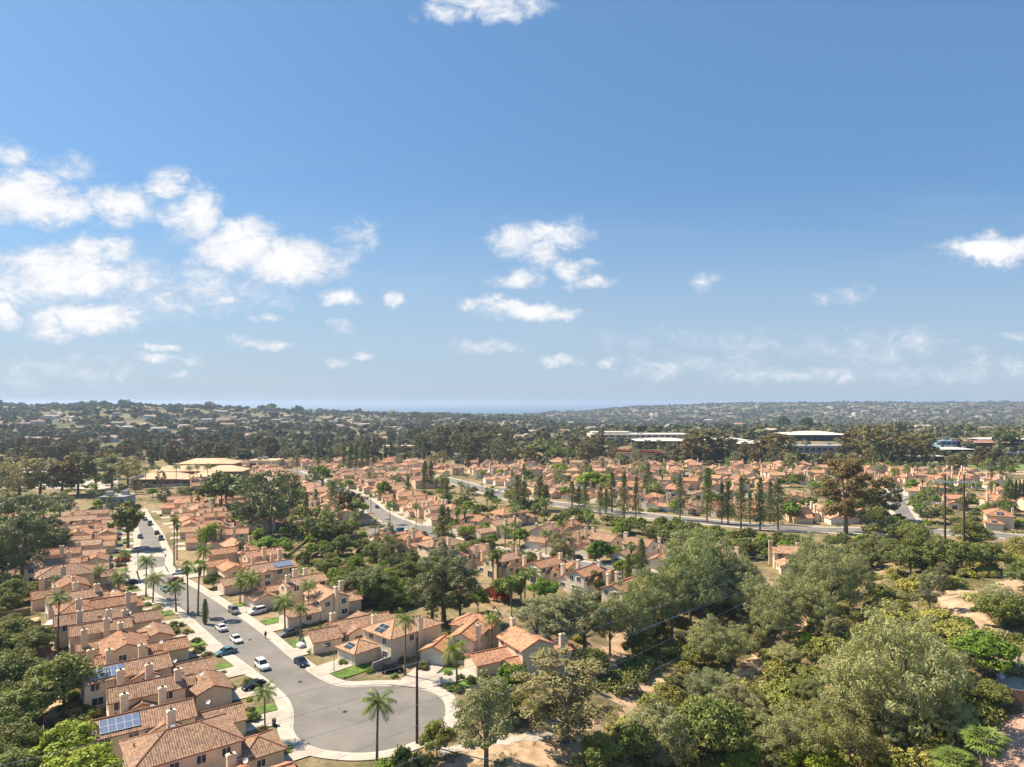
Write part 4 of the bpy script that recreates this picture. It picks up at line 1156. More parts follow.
def school():
    p = at(172, 486); root = link('school_building', None, None, (p.x, p.y + 24, p.z), R(6)); W = MB(); RF = MB()
    for (x0, x1, y0, y1, h, pt) in ((-30, 6, -20, -2, 4.2, .34), (3, 32, -22, -4, 4.2, .34), (-24, 12, -3, 13, 7.6, .34), (10, 36, -5, 12, 7.4, .34), (-12, 26, 12, 30, 11.2, .30)):
        hip(W, RF, x0, x1, y0, y1, h, pt, ov=1.4)
    link('wall', W.mesh('school_wall', M_BRNW), root); link('roof', RF.mesh('school_roof', [M_TANR, M_TANR, M_EAVE]), root)
    for k in range(9):
        g = MB(); x = -27 + k * 6.5; yy = -22.06 if x > 2 else -20.06; g.box(x - 1.6, x + 1.6, yy, yy + .3, 1, 2.8); link('window', g.mesh('school_window', M_GLASS), root)
    thing(root, 'school building', label='long low building with broad stepped orange-tan roofs at the top of the street')
    FOOT.extend([(p.x + t_, p.y + 24, 26) for t_ in (-20, 0, 20)])
    q = MB(); a = at(134, 489); b2 = at(226, 483)
    q.obox((a.x, a.y, a.z - 1), (b2.x - a.x, b2.y - a.y, 0), (0, .5, 0), (0, 0, 2.6))
    thing(link('retaining_wall', q.mesh('retaining_wall', M_BLOCK)), 'wall', label='long pale retaining wall below the broad orange-tan roofs')
school()
building('office_building', 640, 441, 130, 42, 8, M_WALL, M_WHR, 'long white-roofed office building on the rise behind the red bank', bays=16, storeys=2, steps=[(-36, 6, 50, 26, 10.5)])
building('warehouse', 665, 449, 62, 40, 9, M_BRNW, M_WHR, 'cream flat-roofed hall directly right of the white office building', bays=6)
building('warehouse', 722, 448, 64, 44, 9, M_BRNW, M_WHR, 'broad pale roofed hall between dark eucalyptus trees, middle of the three halls', bays=7)
building('warehouse', 757, 452, 42, 36, 9, M_BRNW, M_WHR, 'small pale roofed hall behind rusty trees, easternmost of the three halls', bays=5)
building('warehouse', 822, 441, 78, 60, 8, M_GREYW, M_WHR, 'wide bright white roof above the grey glass-fronted building', bays=8)
building('office_building', 822, 453, 78, 24, 7, M_GREYW, M_GREYW, 'grey glass-fronted building with a ribbon of windows beside the sports field', bays=12)
building('workshop', 890, 444, 34, 22, 6, M_WALL, M_REDR, 'small red-roofed building among the rusty eucalyptus trees', bays=4)
building('storage_tower', 949, 454, 17, 16, 13.5, M_BLUEW, M_BLUEW, 'square blue-grey block standing higher than its neighbours by the field', bays=3, storeys=3, parapet=.3)
building('warehouse', 958, 457, 32, 22, 7.5, M_BRNW, M_WHR, 'brown block with pale roof in front of the blue-grey block', bays=3)
building('industrial_shed', 985, 449, 80, 30, 7, M_BRNW, M_REDR, 'long shed with reddish roof and white gable ends, far right', bays=9)
building('industrial_shed', 1008, 446, 60, 26, 8, M_WHITE, M_WHR, 'pale cream long shed behind the reddish roofed one', bays=7)
building('bus_shed', 1016, 459, 78, 22, 4.5, M_DARK, simple('dark_solar_roof', (.05, .055, .07), .4), 'low dark carport roof at the edge of the sports field', bays=5, parapet=.3)
building('warehouse', 925, 461, 36, 14, 4.2, M_DARK, M_WHR, 'low white-roofed bus parking canopy left of the blue-grey block', bays=4, parapet=.3)
building('warehouse', 30, 481, 52, 26, 6, M_GREYW, M_WHR, 'white flat roof showing between trees at the far left', bays=6)
building('apartment_block', 112, 509, 12, 11, 5.6, M_BLUEW, M_GREYW, 'dark blue-walled house with grey roof at the head of the street', bays=4, storeys=2, cat='house')
building('church', 262, 470, 22, 18, 7, M_WALL, M_TANR, 'pale hall behind the first orange roofs, beside the dark pines', bays=3)
building('villa', 468, 464, 24, 18, 8, M_GREYW, M_GREYW, 'grey gabled hall with pale walls below the eucalyptus grove', bays=4, storeys=2)
building('villa', 398, 452, 34, 16, 6, M_WALL, M_TANR, 'tan-roofed building in front of the eucalyptus grove', bays=4)
# playing fields and the red-flowering bank
def sheet(name, pix, z, material, kind='structure', sub=1):
    pts = [at(*p) for p in pix]
    mb = MB(); n = len(pts)
    bmx = [(p.x, p.y) for p in pts]
    # drape: fan of small cells
    c = (sum(a for a, _ in bmx) / n, sum(b3 for _, b3 in bmx) / n); K = 10
    for i in range(n):
        a, b3 = bmx[i], bmx[(i + 1) % n]; J = max(1, int(math.dist(a, b3) / 3))
        for j in range(J):
            e0 = [a[k] + (b3[k] - a[k]) * j / J for k in (0, 1)]; e1 = [a[k] + (b3[k] - a[k]) * (j + 1) / J for k in (0, 1)]
            for r in range(K):
                def Q(e, t_):
                    x = c[0] + (e[0] - c[0]) * t_; y = c[1] + (e[1] - c[1]) * t_; return (x, y, tz(x, y) + z)
                mb.poly([Q(e0, r / K), Q(e0, (r + 1) / K), Q(e1, (r + 1) / K), Q(e1, r / K)] if r else [Q(e0, 0), Q(e0, 1 / K), Q(e1, 1 / K)])
    return struct(link(name, mb.mesh(name, material)), kind)
M_FIELD = simple('field_turf', (0.15, 0.20, 0.06), .95, var=.15, scale=.05)
sheet('sports_field', [(880, 469), (1060, 472), (1040, 464), (880, 461)], .12, M_FIELD)
sheet('sports_track', [(925, 473), (1060, 476), (1055, 471.5), (925, 469.5)], .2, M_DIRT)
sheet('sports_field', [(800, 458), (838, 459), (838, 456), (802, 455)], .4, M_FIELD)
sheet('bare_bank', [(500, 464), (525, 468), (527, 452), (505, 444)], .4, M_DIRT)
sheet('lot', [(20, 488), (118, 490), (118, 478), (20, 478)], .12, M_CONC)
sheet('parking', [(880, 459), (1060, 461), (1055, 456.5), (880, 455)], .3, M_ASPH)
# ================================================================== TRAILS AND BARE GROUND
def trail(pix, width, material=M_DIRT, name='dirt_trail', z=.09):
    pts = [at(*p) for p in pix]; pl = smooth_line([(p.x, p.y) for p in pts], it=3); n = normals(pl); mb = MB(); K = 4
    for i in range(len(pl) - 1):
        for j in range(K):
            def Q(k, jj):
                hw = width * (.5 + .16 * math.sin(k * .7) + .1 * math.sin(k * 1.9)); v = pl[k] + n[k] * hw * (jj / K * 2 - 1); return (v.x, v.y, tz(v.x, v.y) + z)
            mb.poly([Q(i, j), Q(i, j + 1), Q(i + 1, j + 1), Q(i + 1, j)])
    struct(link(name, mb.mesh(name, material))); ROADS.append((pl, width / 2 + .6))
trail([(940, 597), (955, 604), (972, 617), (985, 630), (1003, 632)], 7)
trail([(975, 596), (1005, 590), (1024, 574), (1040, 566)], 6)
trail([(938, 594), (960, 592), (985, 594)], 5)
trail([(985, 630), (975, 640), (978, 652)], 3)
trail([(735, 680), (748, 668), (768, 650), (790, 632), (800, 610)], 6, name='dirt_clearing')
trail([(600, 668), (612, 655), (622, 640), (612, 622)], 6, name='dirt_clearing')
trail([(640, 690), (660, 684), (690, 676), (715, 680)], 5, name='dirt_clearing')
trail([(735, 757), (755, 745), (775, 737), (795, 735)], 2.6)
trail([(655, 745), (690, 752), (705, 762)], 2.0)
trail([(610, 700), (625, 695), (640, 705), (628, 720)], 5, name='dirt_clearing')
trail([(440, 752), (470, 746), (500, 741), (530, 738), (556, 735)], 2.4, M_CONC, 'footpath')
trail([(452, 772), (480, 755), (510, 745), (545, 728), (600, 726)], 5, name='dirt_clearing', z=.06)
trail([(590, 752), (560, 748), (530, 758), (520, 775)], 7, name='dirt_clearing', z=.05)
trail([(33, 618), (40, 628), (47, 645), (50, 660), (53, 680), (56, 700), (56, 722)], 2.0, name='dirt_trail')
for pix in ([(985, 775), (975, 745), (968, 730), (985, 719), (1024, 714), (1070, 730), (1060, 790)],): sheet('patio', pix, .12, M_PATIO)
sheet('upper_terrace', [(990, 690), (1060, 695), (1060, 672), (1000, 672)], .1, M_CONC)

# ================================================================== POLES AND WIRES
def pole(px, pyb, h, r=.17, label='', name='utility_pole', arm=None, cat='utility pole'):
    p = at(px, pyb); root = link(name, None, None, (p.x, p.y, p.z))
    b = MB(); b.tube([(0, 0, -.5), (0, 0, h * .5), (0, 0, h)], [r * 1.3, r * 1.1, r * .8], 8); link('shaft', b.mesh('pole_shaft', M_WOOD), root)
    if arm:
        b = MB(); b.box(-arm, arm, -.07, .07, h - .8, h - .6); link('crossarm', b.mesh('crossarm', M_WOOD), root)
        for k in (-1, -.5, .5, 1):
            b = MB(); b.tube([(k * arm * .9, 0, h - .6), (k * arm * .9, 0, h - .35)], .06, 6); link('insulator', b.mesh('insulator', M_GREYW), root)
    thing(root, cat, label=label); FOOT.append((p.x, p.y, .5)); return p
pA = pole(417, 744, (744 - 637) * at(417, 744).y / F, .19, 'tall bare dark wooden pole rising from bushes at the rim of the cul-de-sac')
pB = at(945, 551); pC = at(964, 550)
hB = (551 - 474) * pB.y / F
root = link('power_pole', None, None, (pB.x, pB.y, pB.z)); off = Vector((pC.x - pB.x, pC.y - pB.y, pC.z - pB.z))
for k, o_ in enumerate((Vector((0, 0, 0)), off)):
    b = MB(); b.tube([o_ + Vector((0, 0, -.5)), o_ + Vector((0, 0, hB * .5)), o_ + Vector((0, 0, hB - k * .6))], [.36, .32, .26], 8); link('pole', b.mesh('pole', M_WOOD), root)
b = MB(); e = off.normalized(); e.z = 0; b.obox(Vector((0, -.5, hB - 2.7)) - e * 3.6 , e * (off.length + 7.2), (0, .25, 0), (0, 0, .5)); link('crossarm', b.mesh('crossarm', M_WHITE), root)
for k in range(6):
    b = MB(); q = Vector((0, 0, hB - 2.6)) + e * (-3.4 + k * (off.length + 6.8) / 5); b.tube([q, q + Vector((0, 0, -1.1))], .1, 6); link('insulator', b.mesh('insulator', M_GREYW), root)
thing(root, 'power pole', label='pair of tall wooden poles joined by one pale crossarm on the brushy slope')
FOOT.append((pB.x, pB.y, 1)); FOOT.append((pC.x, pC.y, 1))
pole(991, 505, 22, .2, 'single slim wooden pole behind the right-hand houses, beyond the paired poles', arm=1.2)
pole(925, 447, 27, .3, 'tall floodlight mast beside the sports field', name='floodlight_mast', arm=1.6, cat='light mast')
pole(234, 467, 22, .3, 'slim pale mast above the dark trees beyond the broad orange-tan roofs', name='antenna_mast', cat='mast')
def wire(a, b2, sag, label, r=.024):
    mb = MB(); a = Vector(a); b2 = Vector(b2); pts = [a.lerp(b2, k / 24) + Vector((0, 0, -sag * 4 * (k / 24) * (1 - k / 24))) for k in range(25)]
    mb.tube(pts, r, 4, cap=False); thing(link('power_line', mb.mesh('power_line', M_WIRE)), 'power line', group='overhead power lines', label=label)
tb = Vector((pB.x, pB.y, pB.z + hB - 3.6))
for k, nm in enumerate(('topmost', 'second', 'third')):
    wire(tb + e * (k * 4.5 - 3.4), (-62 + k * 6, 66 - k * 3, 17 - k * .5), 5.5, f'{nm} of three thin wires running from the paired poles down over the canyon')
for k, nm in enumerate(('upper', 'middle', 'lowest')):
    wire((215 + 1.5 * k, 300, 31 - 1.3 * k), (-34 + 5 * k, 84 - 3 * k, 6.0 - 1.2 * k), 3.5, f'{nm} wire of the lower line crossing the canyon trees')
# street lamps along the main street
def lamp(px, py, h, label, rz):
    p = at(px, py); root = link('street_lamp', None, None, (p.x, p.y, p.z + .14), rz)
    b = MB(); b.tube([(0, 0, 0), (0, 0, h * .55), (0, 0, h)], [.09, .07, .05], 7); link('post', b.mesh('lamp_post', M_METAL), root)
    b = MB(); b.tube([(0, 0, h), (.8, 0, h + .25), (1.7, 0, h + .25)], .035, 5); b.box(1.5, 2.2, -.12, .12, h + .15, h + .27); link('lamp_head', b.mesh('lamp_head', M_METAL), root)
    thing(root, 'street lamp', label=label)
lamp(334, 672, 5.4, 'slim street lamp on the verge in front of the brown-roofed low house', R(220))
lamp(143, 520, 7.5, 'slim street lamp at the far end of the main street', R(0))

# ================================================================== PALMS (pixel of foot and of top)
PALMS = [(377,764,699,'feather','lone feathery palm between the footpath and the near rim of the cul-de-sac'),
 (405,676,617,'feather','tall dark palm beside the black car on the driveway'),(457,686,648,'feather','short yellow-green palm on the lawn facing the cul-de-sac'),
 (492,655,617,'feather','drooping yellowish palm behind the orange-roofed corner house'),(265,738,690,'feather','palm on the small lawn at the left kerb of the cul-de-sac'),
 (146,597,560,'feather','palm in the crook of the street bend'),(153,603,577,'feather','yellow-tipped palm just below the palm in the street bend'),
 (126,579,553,'feather',None),(176,612,584,'feather',None),(188,614,563,'fan','tall thin palm on the kerb, left one of the kerbside pair'),(198,616,562,'fan','tall thin palm on the kerb, right one of the kerbside pair'),
 (174,566,516,'fan',None),(177,560,522,'fan',None),(204,584,549,'feather',None),(239,566,540,'fan',None),(309,617,584,'feather',None),(285,631,600,'feather',None),(300,642,607,'feather',None),
 (58,650,597,'feather',None),(100,598,568,'feather',None),(118,602,576,'feather',None),(245,602,574,'feather','clustered yellow palm in the front garden across the street'),(251,606,578,'feather',None),(240,604,580,'feather',None),
 (356,541,514,'feather',None),(291,549,516,'fan',None),(390,524,504,'feather',None),(416,532,506,'feather',None),(457,531,509,'fan',None),(465,531,508,'fan',None),(475,530,507,'fan',None),(459,526,506,'fan',None),
 (493,581,552,'fan',None),(498,580,551,'fan',None),(464,569,546,'feather',None),(514,556,524,'feather',None),(492,508,488,'fan',None),(487,509,489,'fan',None),(512,634,578,'fan',None),
 (525,608,571,'fan',None),(521,606,574,'fan',None),(534,604,572,'feather',None),(630,583,543,'fan',None),(546,555,532,'feather',None),(561,545,522,'feather',None),(697,560,534,'fan',None),
 (652,503,484,'fan',None),(662,503,474,'fan',None),(641,476,459,'fan',None),(894,511,470,'feather',None),(923,503,478,'fan',None),(908,484,464,'fan',None),(913,484,463,'fan',None),(918,485,464,'fan',None),(934,483,464,'fan',None),
 (887,480,462,'feather',None),(870,482,463,'feather',None),(850,478,462,'feather',None),(945,500,482,'feather',None),(953,498,480,'feather',None),(992,492,472,'fan',None),(930,507,490,'feather',None),(607,476,461,'fan',None),(615,477,460,'fan',None),
 (628,476,459,'fan',None),(603,478,462,'fan',None),(146,488,468,'feather',None),(176,487,466,'feather',None),(190,488,467,'feather',None),(197,487,466,'feather',None),(208,488,466,'feather',None),(94,505,485,'feather',None),(158,487,467,'feather',None),
 (440,548,528,'feather',None),(505,548,528,'feather',None),(590,480,466,'fan',None),(700,490,474,'fan',None),(744,492,476,'fan',None),(560,486,470,'fan',None),(482,492,472,'feather',None),(330,500,482,'feather',None),(342,504,486,'feather',None)]
for px, b_y, t_y, kd, lb in PALMS: palm(px, b_y, t_y, kd, lb, tint=(1.15, 1.05, .7) if lb and 'yellow' in lb else None)
for px, py in ((982, 790), (958, 800)):
    p = at(px, py); o = palm_at('fan_palm_short', p.x, p.y, 6.0 if px > 970 else 4.4, 'low bright fan palm at the lower right corner beside the patio' if px > 970 else 'smaller of the two bright fan palms at the lower right, left of the taller'); o.scale = (1.75, 1.75, 1.0 if px > 970 else .75); FOOT.append((p.x, p.y, 4))
# extra palms in gardens
for px, py, fr_ in ((1008, 690, 7), (1005, 742, 6), (1012, 660, 6)):
    p = at(px, py); FOOT.append((p.x, p.y, fr_))
for px in range(604, 670, 8):
    for py in (456.5, 459, 461): p = at(px, py); FOOT.append((p.x, p.y, 8))
n_ = 0
for _ in range(900):
    if n_ >= 80: break
    px = rng.uniform(240, 1015); py = rng.uniform(468, 545) if px < 640 else rng.uniform(466, 512)
    p = at(px, py)
    if clear_of(p.x, p.y, -.5) and not road_near(p.x, p.y, -1):
        palm_at(rng.choice(['fan_palm', 'fan_palm_tall', 'feather_palm', 'feather_palm_tall']), p.x, p.y, rng.uniform(7, 13)); FOOT.append((p.x, p.y, 1)); n_ += 1

# ================================================================== TREES
def T(key, px, pyb, top=None, wpx=None, label=None, tint=None, adj=None, near=None):
    p = at(px, pyb); k = p.y / F
    FOOT.append((p.x, p.y, 1.2))
    return plant(key, p.x, p.y, (pyb - top) * k if top else None, wpx * k if wpx else None, near, label, tint, adj)
T('eucalyptus', 486, 768, 672, 72, 'grey-green tree with a thin trunk by the path, at the bottom beside the cul-de-sac')
T('eucalyptus', 565, 742, 652, 112, 'broad pale grey-green tree spreading over the footpath right of the cul-de-sac')
T('broadleaf', 512, 712, 660, 40, 'bright topped dense tree against the corner house', tint=(.75, .8, .8)); T('oak', 503, 720, 685, 40, tint=(1.1, 1.1, 1))
T('oak', 437, 757, 720, 36, 'rounded bushy tree just right of the tall bare pole', tint=(1.5, 1.4, 1.1)); T('dark_bush', 404, 766, 738, 36, 'dark bush at the foot of the tall bare pole'); T('dark_bush', 424, 770, 748, 34); T('garden_bush', 384, 770, 757, 28)
T('garden_bush', 283, 752, 745, 22, 'low green mound bush on the grass beside the bulb kerb')
for a in ((444, 625, 549, 74), (432, 622, 560, 50), (460, 622, 570, 40)): T('eucalyptus', *a, tint=(.62, .7, .62), adj='dark olive eucalyptus')
for a in ((537, 655, 598, 60), (560, 650, 596, 56), (585, 652, 585, 56), (548, 640, 592, 40)): T('eucalyptus', *a, tint=(1.05, 1.1, 1.1))
for a in ((610, 655, 590, 50), (632, 650, 580, 60), (655, 640, 566, 66), (690, 622, 524, 74), (715, 615, 528, 66), (672, 640, 560, 60), (700, 640, 545, 60), (735, 612, 545, 50)): T('torrey_pine', *a)
for a in ((744, 625, 558, 60), (760, 640, 575, 60), (712, 672, 615, 56), (735, 668, 622, 50), (775, 650, 590, 52), (790, 640, 570, 56), (812, 640, 575, 56), (830, 620, 540, 60), (815, 600, 530, 54), (800, 605, 545, 40), (850, 610, 545, 50)): T('torrey_pine', *a, tint=(1.1, 1.12, 1.0))
T('torrey_pine', 903, 752, 598, 128, 'largest pale grey-green pine filling the slope left of the patio', tint=(1.2, 1.2, 1.1)); T('torrey_pine', 872, 745, 640, 110, tint=(1.15, 1.15, 1.05)); T('torrey_pine', 850, 770, 690, 90)
T('torrey_pine', 790, 775, 700, 70, tint=(1.1, 1.1, 1)); T('oak', 711, 762, 694, 78, 'dense green tree with a bare trunk above the little trail at the bottom', tint=(1.2, 1.25, 1.15)); T('eucalyptus', 662, 765, 706, 58, tint=(1.05, 1.1, 1)); T('oak', 632, 768, 722, 46, tint=(1.1, 1.15, 1.0)); T('torrey_pine', 676, 772, 722, 44)
T('oak', 600, 775, 732, 40, tint=(1.35, 1.35, 1.2)); T('broadleaf', 740, 775, 745, 44, 'bright green low bush tree at the bottom edge', tint=(1.1, 1, .9)); T('broadleaf', 815, 780, 738, 50, 'yellow-green bushy plant at the bottom, right of centre', tint=(1.3, 1.1, .8))
T('broadleaf', 984, 678, 628, 66, 'vivid dark green tree just below the dirt trail at the right', tint=(.8, .85, .9)); T('oak', 1002, 628, 592, 50, 'dark spreading oak beside the dirt trail', tint=(1.1, 1.1, 1)); T('oak', 1028, 590, 560, 40)
T('oak', 700, 668, 640, 34, tint=(1.4, 1.3, 1)); T('dark_bush', 716, 678, 660, 30)
T('oak', 64, 708, 655, 72, 'grey-green spreading garden tree behind the left row, above the tan path', tint=(1.35, 1.3, 1.25)); T('broadleaf', 74, 768, 716, 68, 'bright green domed tree behind the left row, upper of the pair', tint=(1.35, 1.15, 1)); T('broadleaf', 84, 800, 746, 74, 'bright green domed tree at the bottom left, lower of the pair', tint=(1.4, 1.2, 1))
T('garden_bush', 128, 710, 695, 14); T('garden_bush', 118, 718, 700, 16)
T('eucalyptus', 58, 600, 574, 26, tint=(.7, .8, .7)); T('poplar', 128, 548, 497, 32, 'tall pale green rounded tree overhanging the upper street'); T('bamboo', 211, 548, 522, 30, 'yellow-green feathery bamboo clump beside the right row'); T('broadleaf', 264, 557, 535, 38, 'bright green rounded tree at the foot of the wooded slope')
T('plum_tree', 350, 522, 487, 36, 'round purple-brown tree by the curve of the second street'); T('broadleaf', 384, 500, 479, 16); T('broadleaf', 322, 487, 463, 20, tint=(.9, .9, .8)); T('cypress', 205, 624, 598, 8, 'slim dark cypress on the verge of the main street'); T('oak', 213, 588, 573, 18, 'dark clipped hedge-like tree by the right kerb', tint=(.9, 1, .8))
T('oak', 48, 562, 522, 40, 'dark round tree at the back of the left row'); T('bougainvillea', 121, 562, 553, 18, 'dark red bush at the left kerb of the crossroads'); T('bougainvillea', 500, 600, 572, 26, 'bright red flowering tree left of the tall palms')
T('eucalyptus', 270, 535, 468, 48, tint=(.55, .66, .6), adj='massive dark green tree'); T('eucalyptus', 250, 530, 475, 50, tint=(.55, .66, .6), adj='massive dark green tree'); T('eucalyptus', 288, 522, 470, 36, tint=(.5, .62, .55), adj='massive dark green tree'); T('oak', 222, 512, 470, 46, tint=(.9, .95, .9)); T('oak', 238, 500, 475, 34)
T('eucalyptus', 368, 604, 566, 44, tint=(.7, .8, .7)); T('oak', 352, 600, 570, 36); T('oak', 378, 606, 572, 40, tint=(.8, .9, .8)); T('oak', 508, 602, 574, 34, tint=(.9, 1.1, .8)); T('broadleaf', 545, 600, 576, 34, tint=(.8, .9, .8)); T('broadleaf', 600, 562, 538, 24, tint=(.45, .6, .6)); T('broadleaf', 614, 560, 544, 20, tint=(.8, .9, .8)); T('broadleaf', 478, 612, 584, 22)
T('rusty_eucalyptus', 846, 534, 456, 58, 'biggest rusty brown tree towering by the crossroads at the right', tint=(1.1, 1, .9), near=True); T('rusty_eucalyptus', 884, 520, 476, 34, tint=(1, 1, .9)); T('eucalyptus', 862, 520, 478, 36, tint=(.8, .85, .7)); T('eucalyptus', 690, 586, 528, 50)
for px, bb, tt, ww in ((517,513,474,20),(524,512,480,16),(540,511,474,22),(546,510,484,16),(572,506,480,14),(579,506,486,12),(600,516,486,13),(606,514,488,12),(612,512,472,16),(624,521,470,15),(636,521,475,10),(680,520,474,15),(707,523,466,16),(722,524,482,13),(728,524,480,14),(741,529,476,16),(760,530,476,15),(778,530,476,17),(770,524,480,14),(585,512,480,14),(750,524,490,12)):
    T('pine', px, bb, tt, ww)
for k in range(7): T('cypress', 1008 + k * 4, 505, 479, 5)
for px, bb, tt, ww in ((20,500,450,44),(40,498,452,40),(62,496,455,40),(8,505,462,34),(78,494,450,34),(96,490,452,36),(112,488,452,34),(128,484,454,30),(-8,500,455,40)): T('rusty_eucalyptus' if px % 4 else 'eucalyptus', px, bb, tt + (px % 7), ww, tint=(1.0 + px % 3 * .12, 1.12, 1.0))
for px, bb, tt, ww in ((12,560,490,60),(-5,560,495,60),(36,545,492,46),(22,580,510,60),(44,535,498,34),(3,590,520,50),(60,520,490,26)): T('eucalyptus', px, bb, tt, ww, tint=(.62, .74, .6), adj='massive dark green tree')
for px, bb, tt, ww in ((702,462,428,36),(716,462,430,30),(690,464,436,24),(764,461,436,24),(775,462,432,26),(786,462,434,22),(874,466,424,36),(892,464,427,32),(908,466,434,28),(924,464,432,30),(858,462,428,30),(597,462,436,20),(587,466,440,24),(955,474,455,20),(672,460,442,20)): T('rusty_eucalyptus', px, bb, tt, ww)
for px, bb, tt, ww in ((440,458,424,26),(452,458,422,28),(466,458,420,28),(480,458,420,28),(494,458,422,26),(506,460,426,24),(458,462,430,24),(474,463,430,24),(488,463,430,24),(430,456,430,20),(500,468,438,22),(420,456,432,22),(424,428,413,10),(430,428,413,12),(483,425,415,5)): T('eucalyptus', px, bb, tt, ww, tint=(.62, .62, .62), adj='tall dark grove eucalyptus')
for px, bb, tt, ww in ((344,470,445,9),(350,471,447,9),(356,470,444,9),(362,471,447,9),(367,470,448,8),(318,468,446,12),(330,468,446,10),(425,488,460,10),(431,488,460,10),(424,480,462,9),(385,463,445,8),(468,470,452,8)): T('pine', px, bb, tt, ww, tint=(.7, .8, .7), adj='very dark narrow pine')
for px in (896, 899, 902, 905): T('cypress', px, 437, 421, 4)
T('oak', 1006, 452, 428, 24, 'dark rounded tree on the ridge at the far right', tint=(.7, .75, .7)); T('oak', 783, 430, 415, 14, tint=(.7, .8, .7)); T('oak', 806, 431, 416, 14, tint=(.7, .8, .7)); T('oak', 544, 462, 438, 40, tint=(1.1, 1.1, 1)); T('oak', 560, 464, 445, 30); T('broadleaf', 560, 476, 462, 20)
T('broadleaf', 590, 492, 470, 30, tint=(1.2, 1.1, .9)); T('broadleaf', 603, 492, 472, 26, tint=(1.2, 1.1, .9)); T('broadleaf', 912, 492, 478, 14, 'small round clipped green tree in the right-hand court', tint=(.8, .9, .8)); T('broadleaf', 791, 522, 500, 22, tint=(.8, .9, .8)); T('oak', 880, 526, 506, 20, tint=(1.2, 1.2, 1))

def inpoly(x, y, P):
    c = False
    for (x0, y0), (x1, y1) in zip(P, P[1:] + P[:1]):
        if (y0 > y) != (y1 > y) and x < (x1 - x0) * (y - y0) / (y1 - y0) + x0: c = not c
    return c
def scatter(P, n, kinds, hs=(.8, 1.2), ws=(.9, 1.15), pad_=1.5, roadpad=-.5, tints=((.85, 1.2),), sp=3.0, bias=1.0):
    xs = [p[0] for p in P]; ys = [p[1] for p in P]; k = 0; keys = [a for a, _ in kinds]; wt = [b3 for _, b3 in kinds]
    for _ in range(n * 14):
        if k >= n: break
        px = rng.uniform(min(xs), max(xs)); py = min(ys) + (max(ys) - min(ys)) * rng.random() ** bias
        if not inpoly(px, py, P): continue
        p = at(px, py)
        if not clear_of(p.x, p.y, pad_) or road_near(p.x, p.y, roadpad): continue
        key = rng.choices(keys, wt)[0]; H0, W0 = TREE[key][0][3:5]; s = rng.uniform(*hs)
        t_ = rng.uniform(*rng.choice(tints)); 
        plant(key, p.x, p.y, H0 * s, W0 * s * rng.uniform(*ws), None, None, (t_ * rng.uniform(.92, 1.1), t_, t_ * rng.uniform(.85, 1.1)))
        FOOT.append((p.x, p.y, sp * s * .5)); k += 1
HOOD = [(232, 466), (300, 463), (520, 470), (700, 465), (880, 470), (1030, 474), (1030, 540), (930, 540), (800, 524), (640, 512), (560, 502), (470, 520), (640, 570), (700, 590), (600, 600), (460, 560), (400, 600), (300, 540), (232, 500)]
scatter(HOOD, 250, [('broadleaf', 3), ('oak', 2.4), ('eucalyptus', 1.2), ('pine', 1.0)], (.6, 1.15), pad_=-2.2, roadpad=0)
scatter(HOOD, 130, [('garden_bush', 2), ('dark_bush', 2)], (1.0, 1.9), pad_=-2.2, roadpad=0, sp=1)
STRIP = [(440, 500), (505, 508), (562, 514), (640, 525), (760, 540), (860, 548), (900, 540), (860, 562), (760, 566), (700, 556), (660, 545), (560, 525), (470, 516)]
scatter(STRIP, 100, [('broadleaf', 1), ('oak', 3)], (.6, 1.0), pad_=-1, roadpad=0, tints=((.8, 1.3),))
SLOPE = [(215, 500), (300, 490), (320, 520), (380, 560), (400, 570), (440, 600), (400, 612), (345, 598), (300, 568), (240, 540), (205, 520)]
scatter(SLOPE, 56, [('broadleaf', 3), ('oak', 2)], (.5, .85), pad_=-1, tints=((.85, 1.35),))
scatter(SLOPE, 40, [('garden_bush', 2), ('dark_bush', 2)], (1, 2), pad_=-2, sp=1)
scatter([(0, 585), (30, 590), (42, 640), (40, 700), (22, 730), (14, 790), (-30, 770), (-30, 585)], 56, [('oak', 4), ('chaparral_bush', 1.4)], (.6, 1.05), pad_=-.5, tints=((.8, 1.45),), sp=4)
scatter([(50, 640), (120, 700), (130, 767), (40, 767), (60, 700)], 20, [('dark_bush', 2), ('garden_bush', 1), ('sage_bush', 1)], (.8, 1.3), pad_=-1.5, sp=1)
scatter([(100, 590), (230, 690), (262, 740), (300, 700), (180, 590), (140, 540), (120, 520)], 34, [('dark_bush', 2), ('garden_bush', 2)], (.5, 1.0), pad_=-3.4, roadpad=-5.6, sp=1)
scatter([(150, 510), (300, 660), (460, 700), (520, 690), (440, 620), (240, 540), (180, 500)], 60, [('dark_bush', 2), ('garden_bush', 2)], (.5, 1.0), pad_=-3.2, roadpad=-5.6, sp=1)
CANY = [(600, 690), (640, 650), (720, 640), (800, 600), (860, 540), (1030, 545), (1030, 700), (980, 720), (940, 767), (590, 775), (560, 760), (600, 720)]
scatter(CANY, 60, [('torrey_pine', 1.4), ('oak', 2.4), ('eucalyptus', 1.6), ('broadleaf', .5)], (.4, .7), pad_=-.5, tints=((.75, 1.0), (1.0, 1.45)), sp=4)
scatter(CANY, 250, [('chaparral_bush', 4), ('sage_bush', 1.3), ('dark_bush', .6)], (.9, 1.9), pad_=-.9, tints=((.7, 1.0), (1.0, 1.45)), sp=1.6)
scatter([(850, 536), (1035, 540), (1035, 575), (940, 590), (860, 580)], 60, [('chaparral_bush', 3), ('oak', 1)], (.9, 1.5), pad_=0, tints=((.9, 1.3),), sp=2.4)
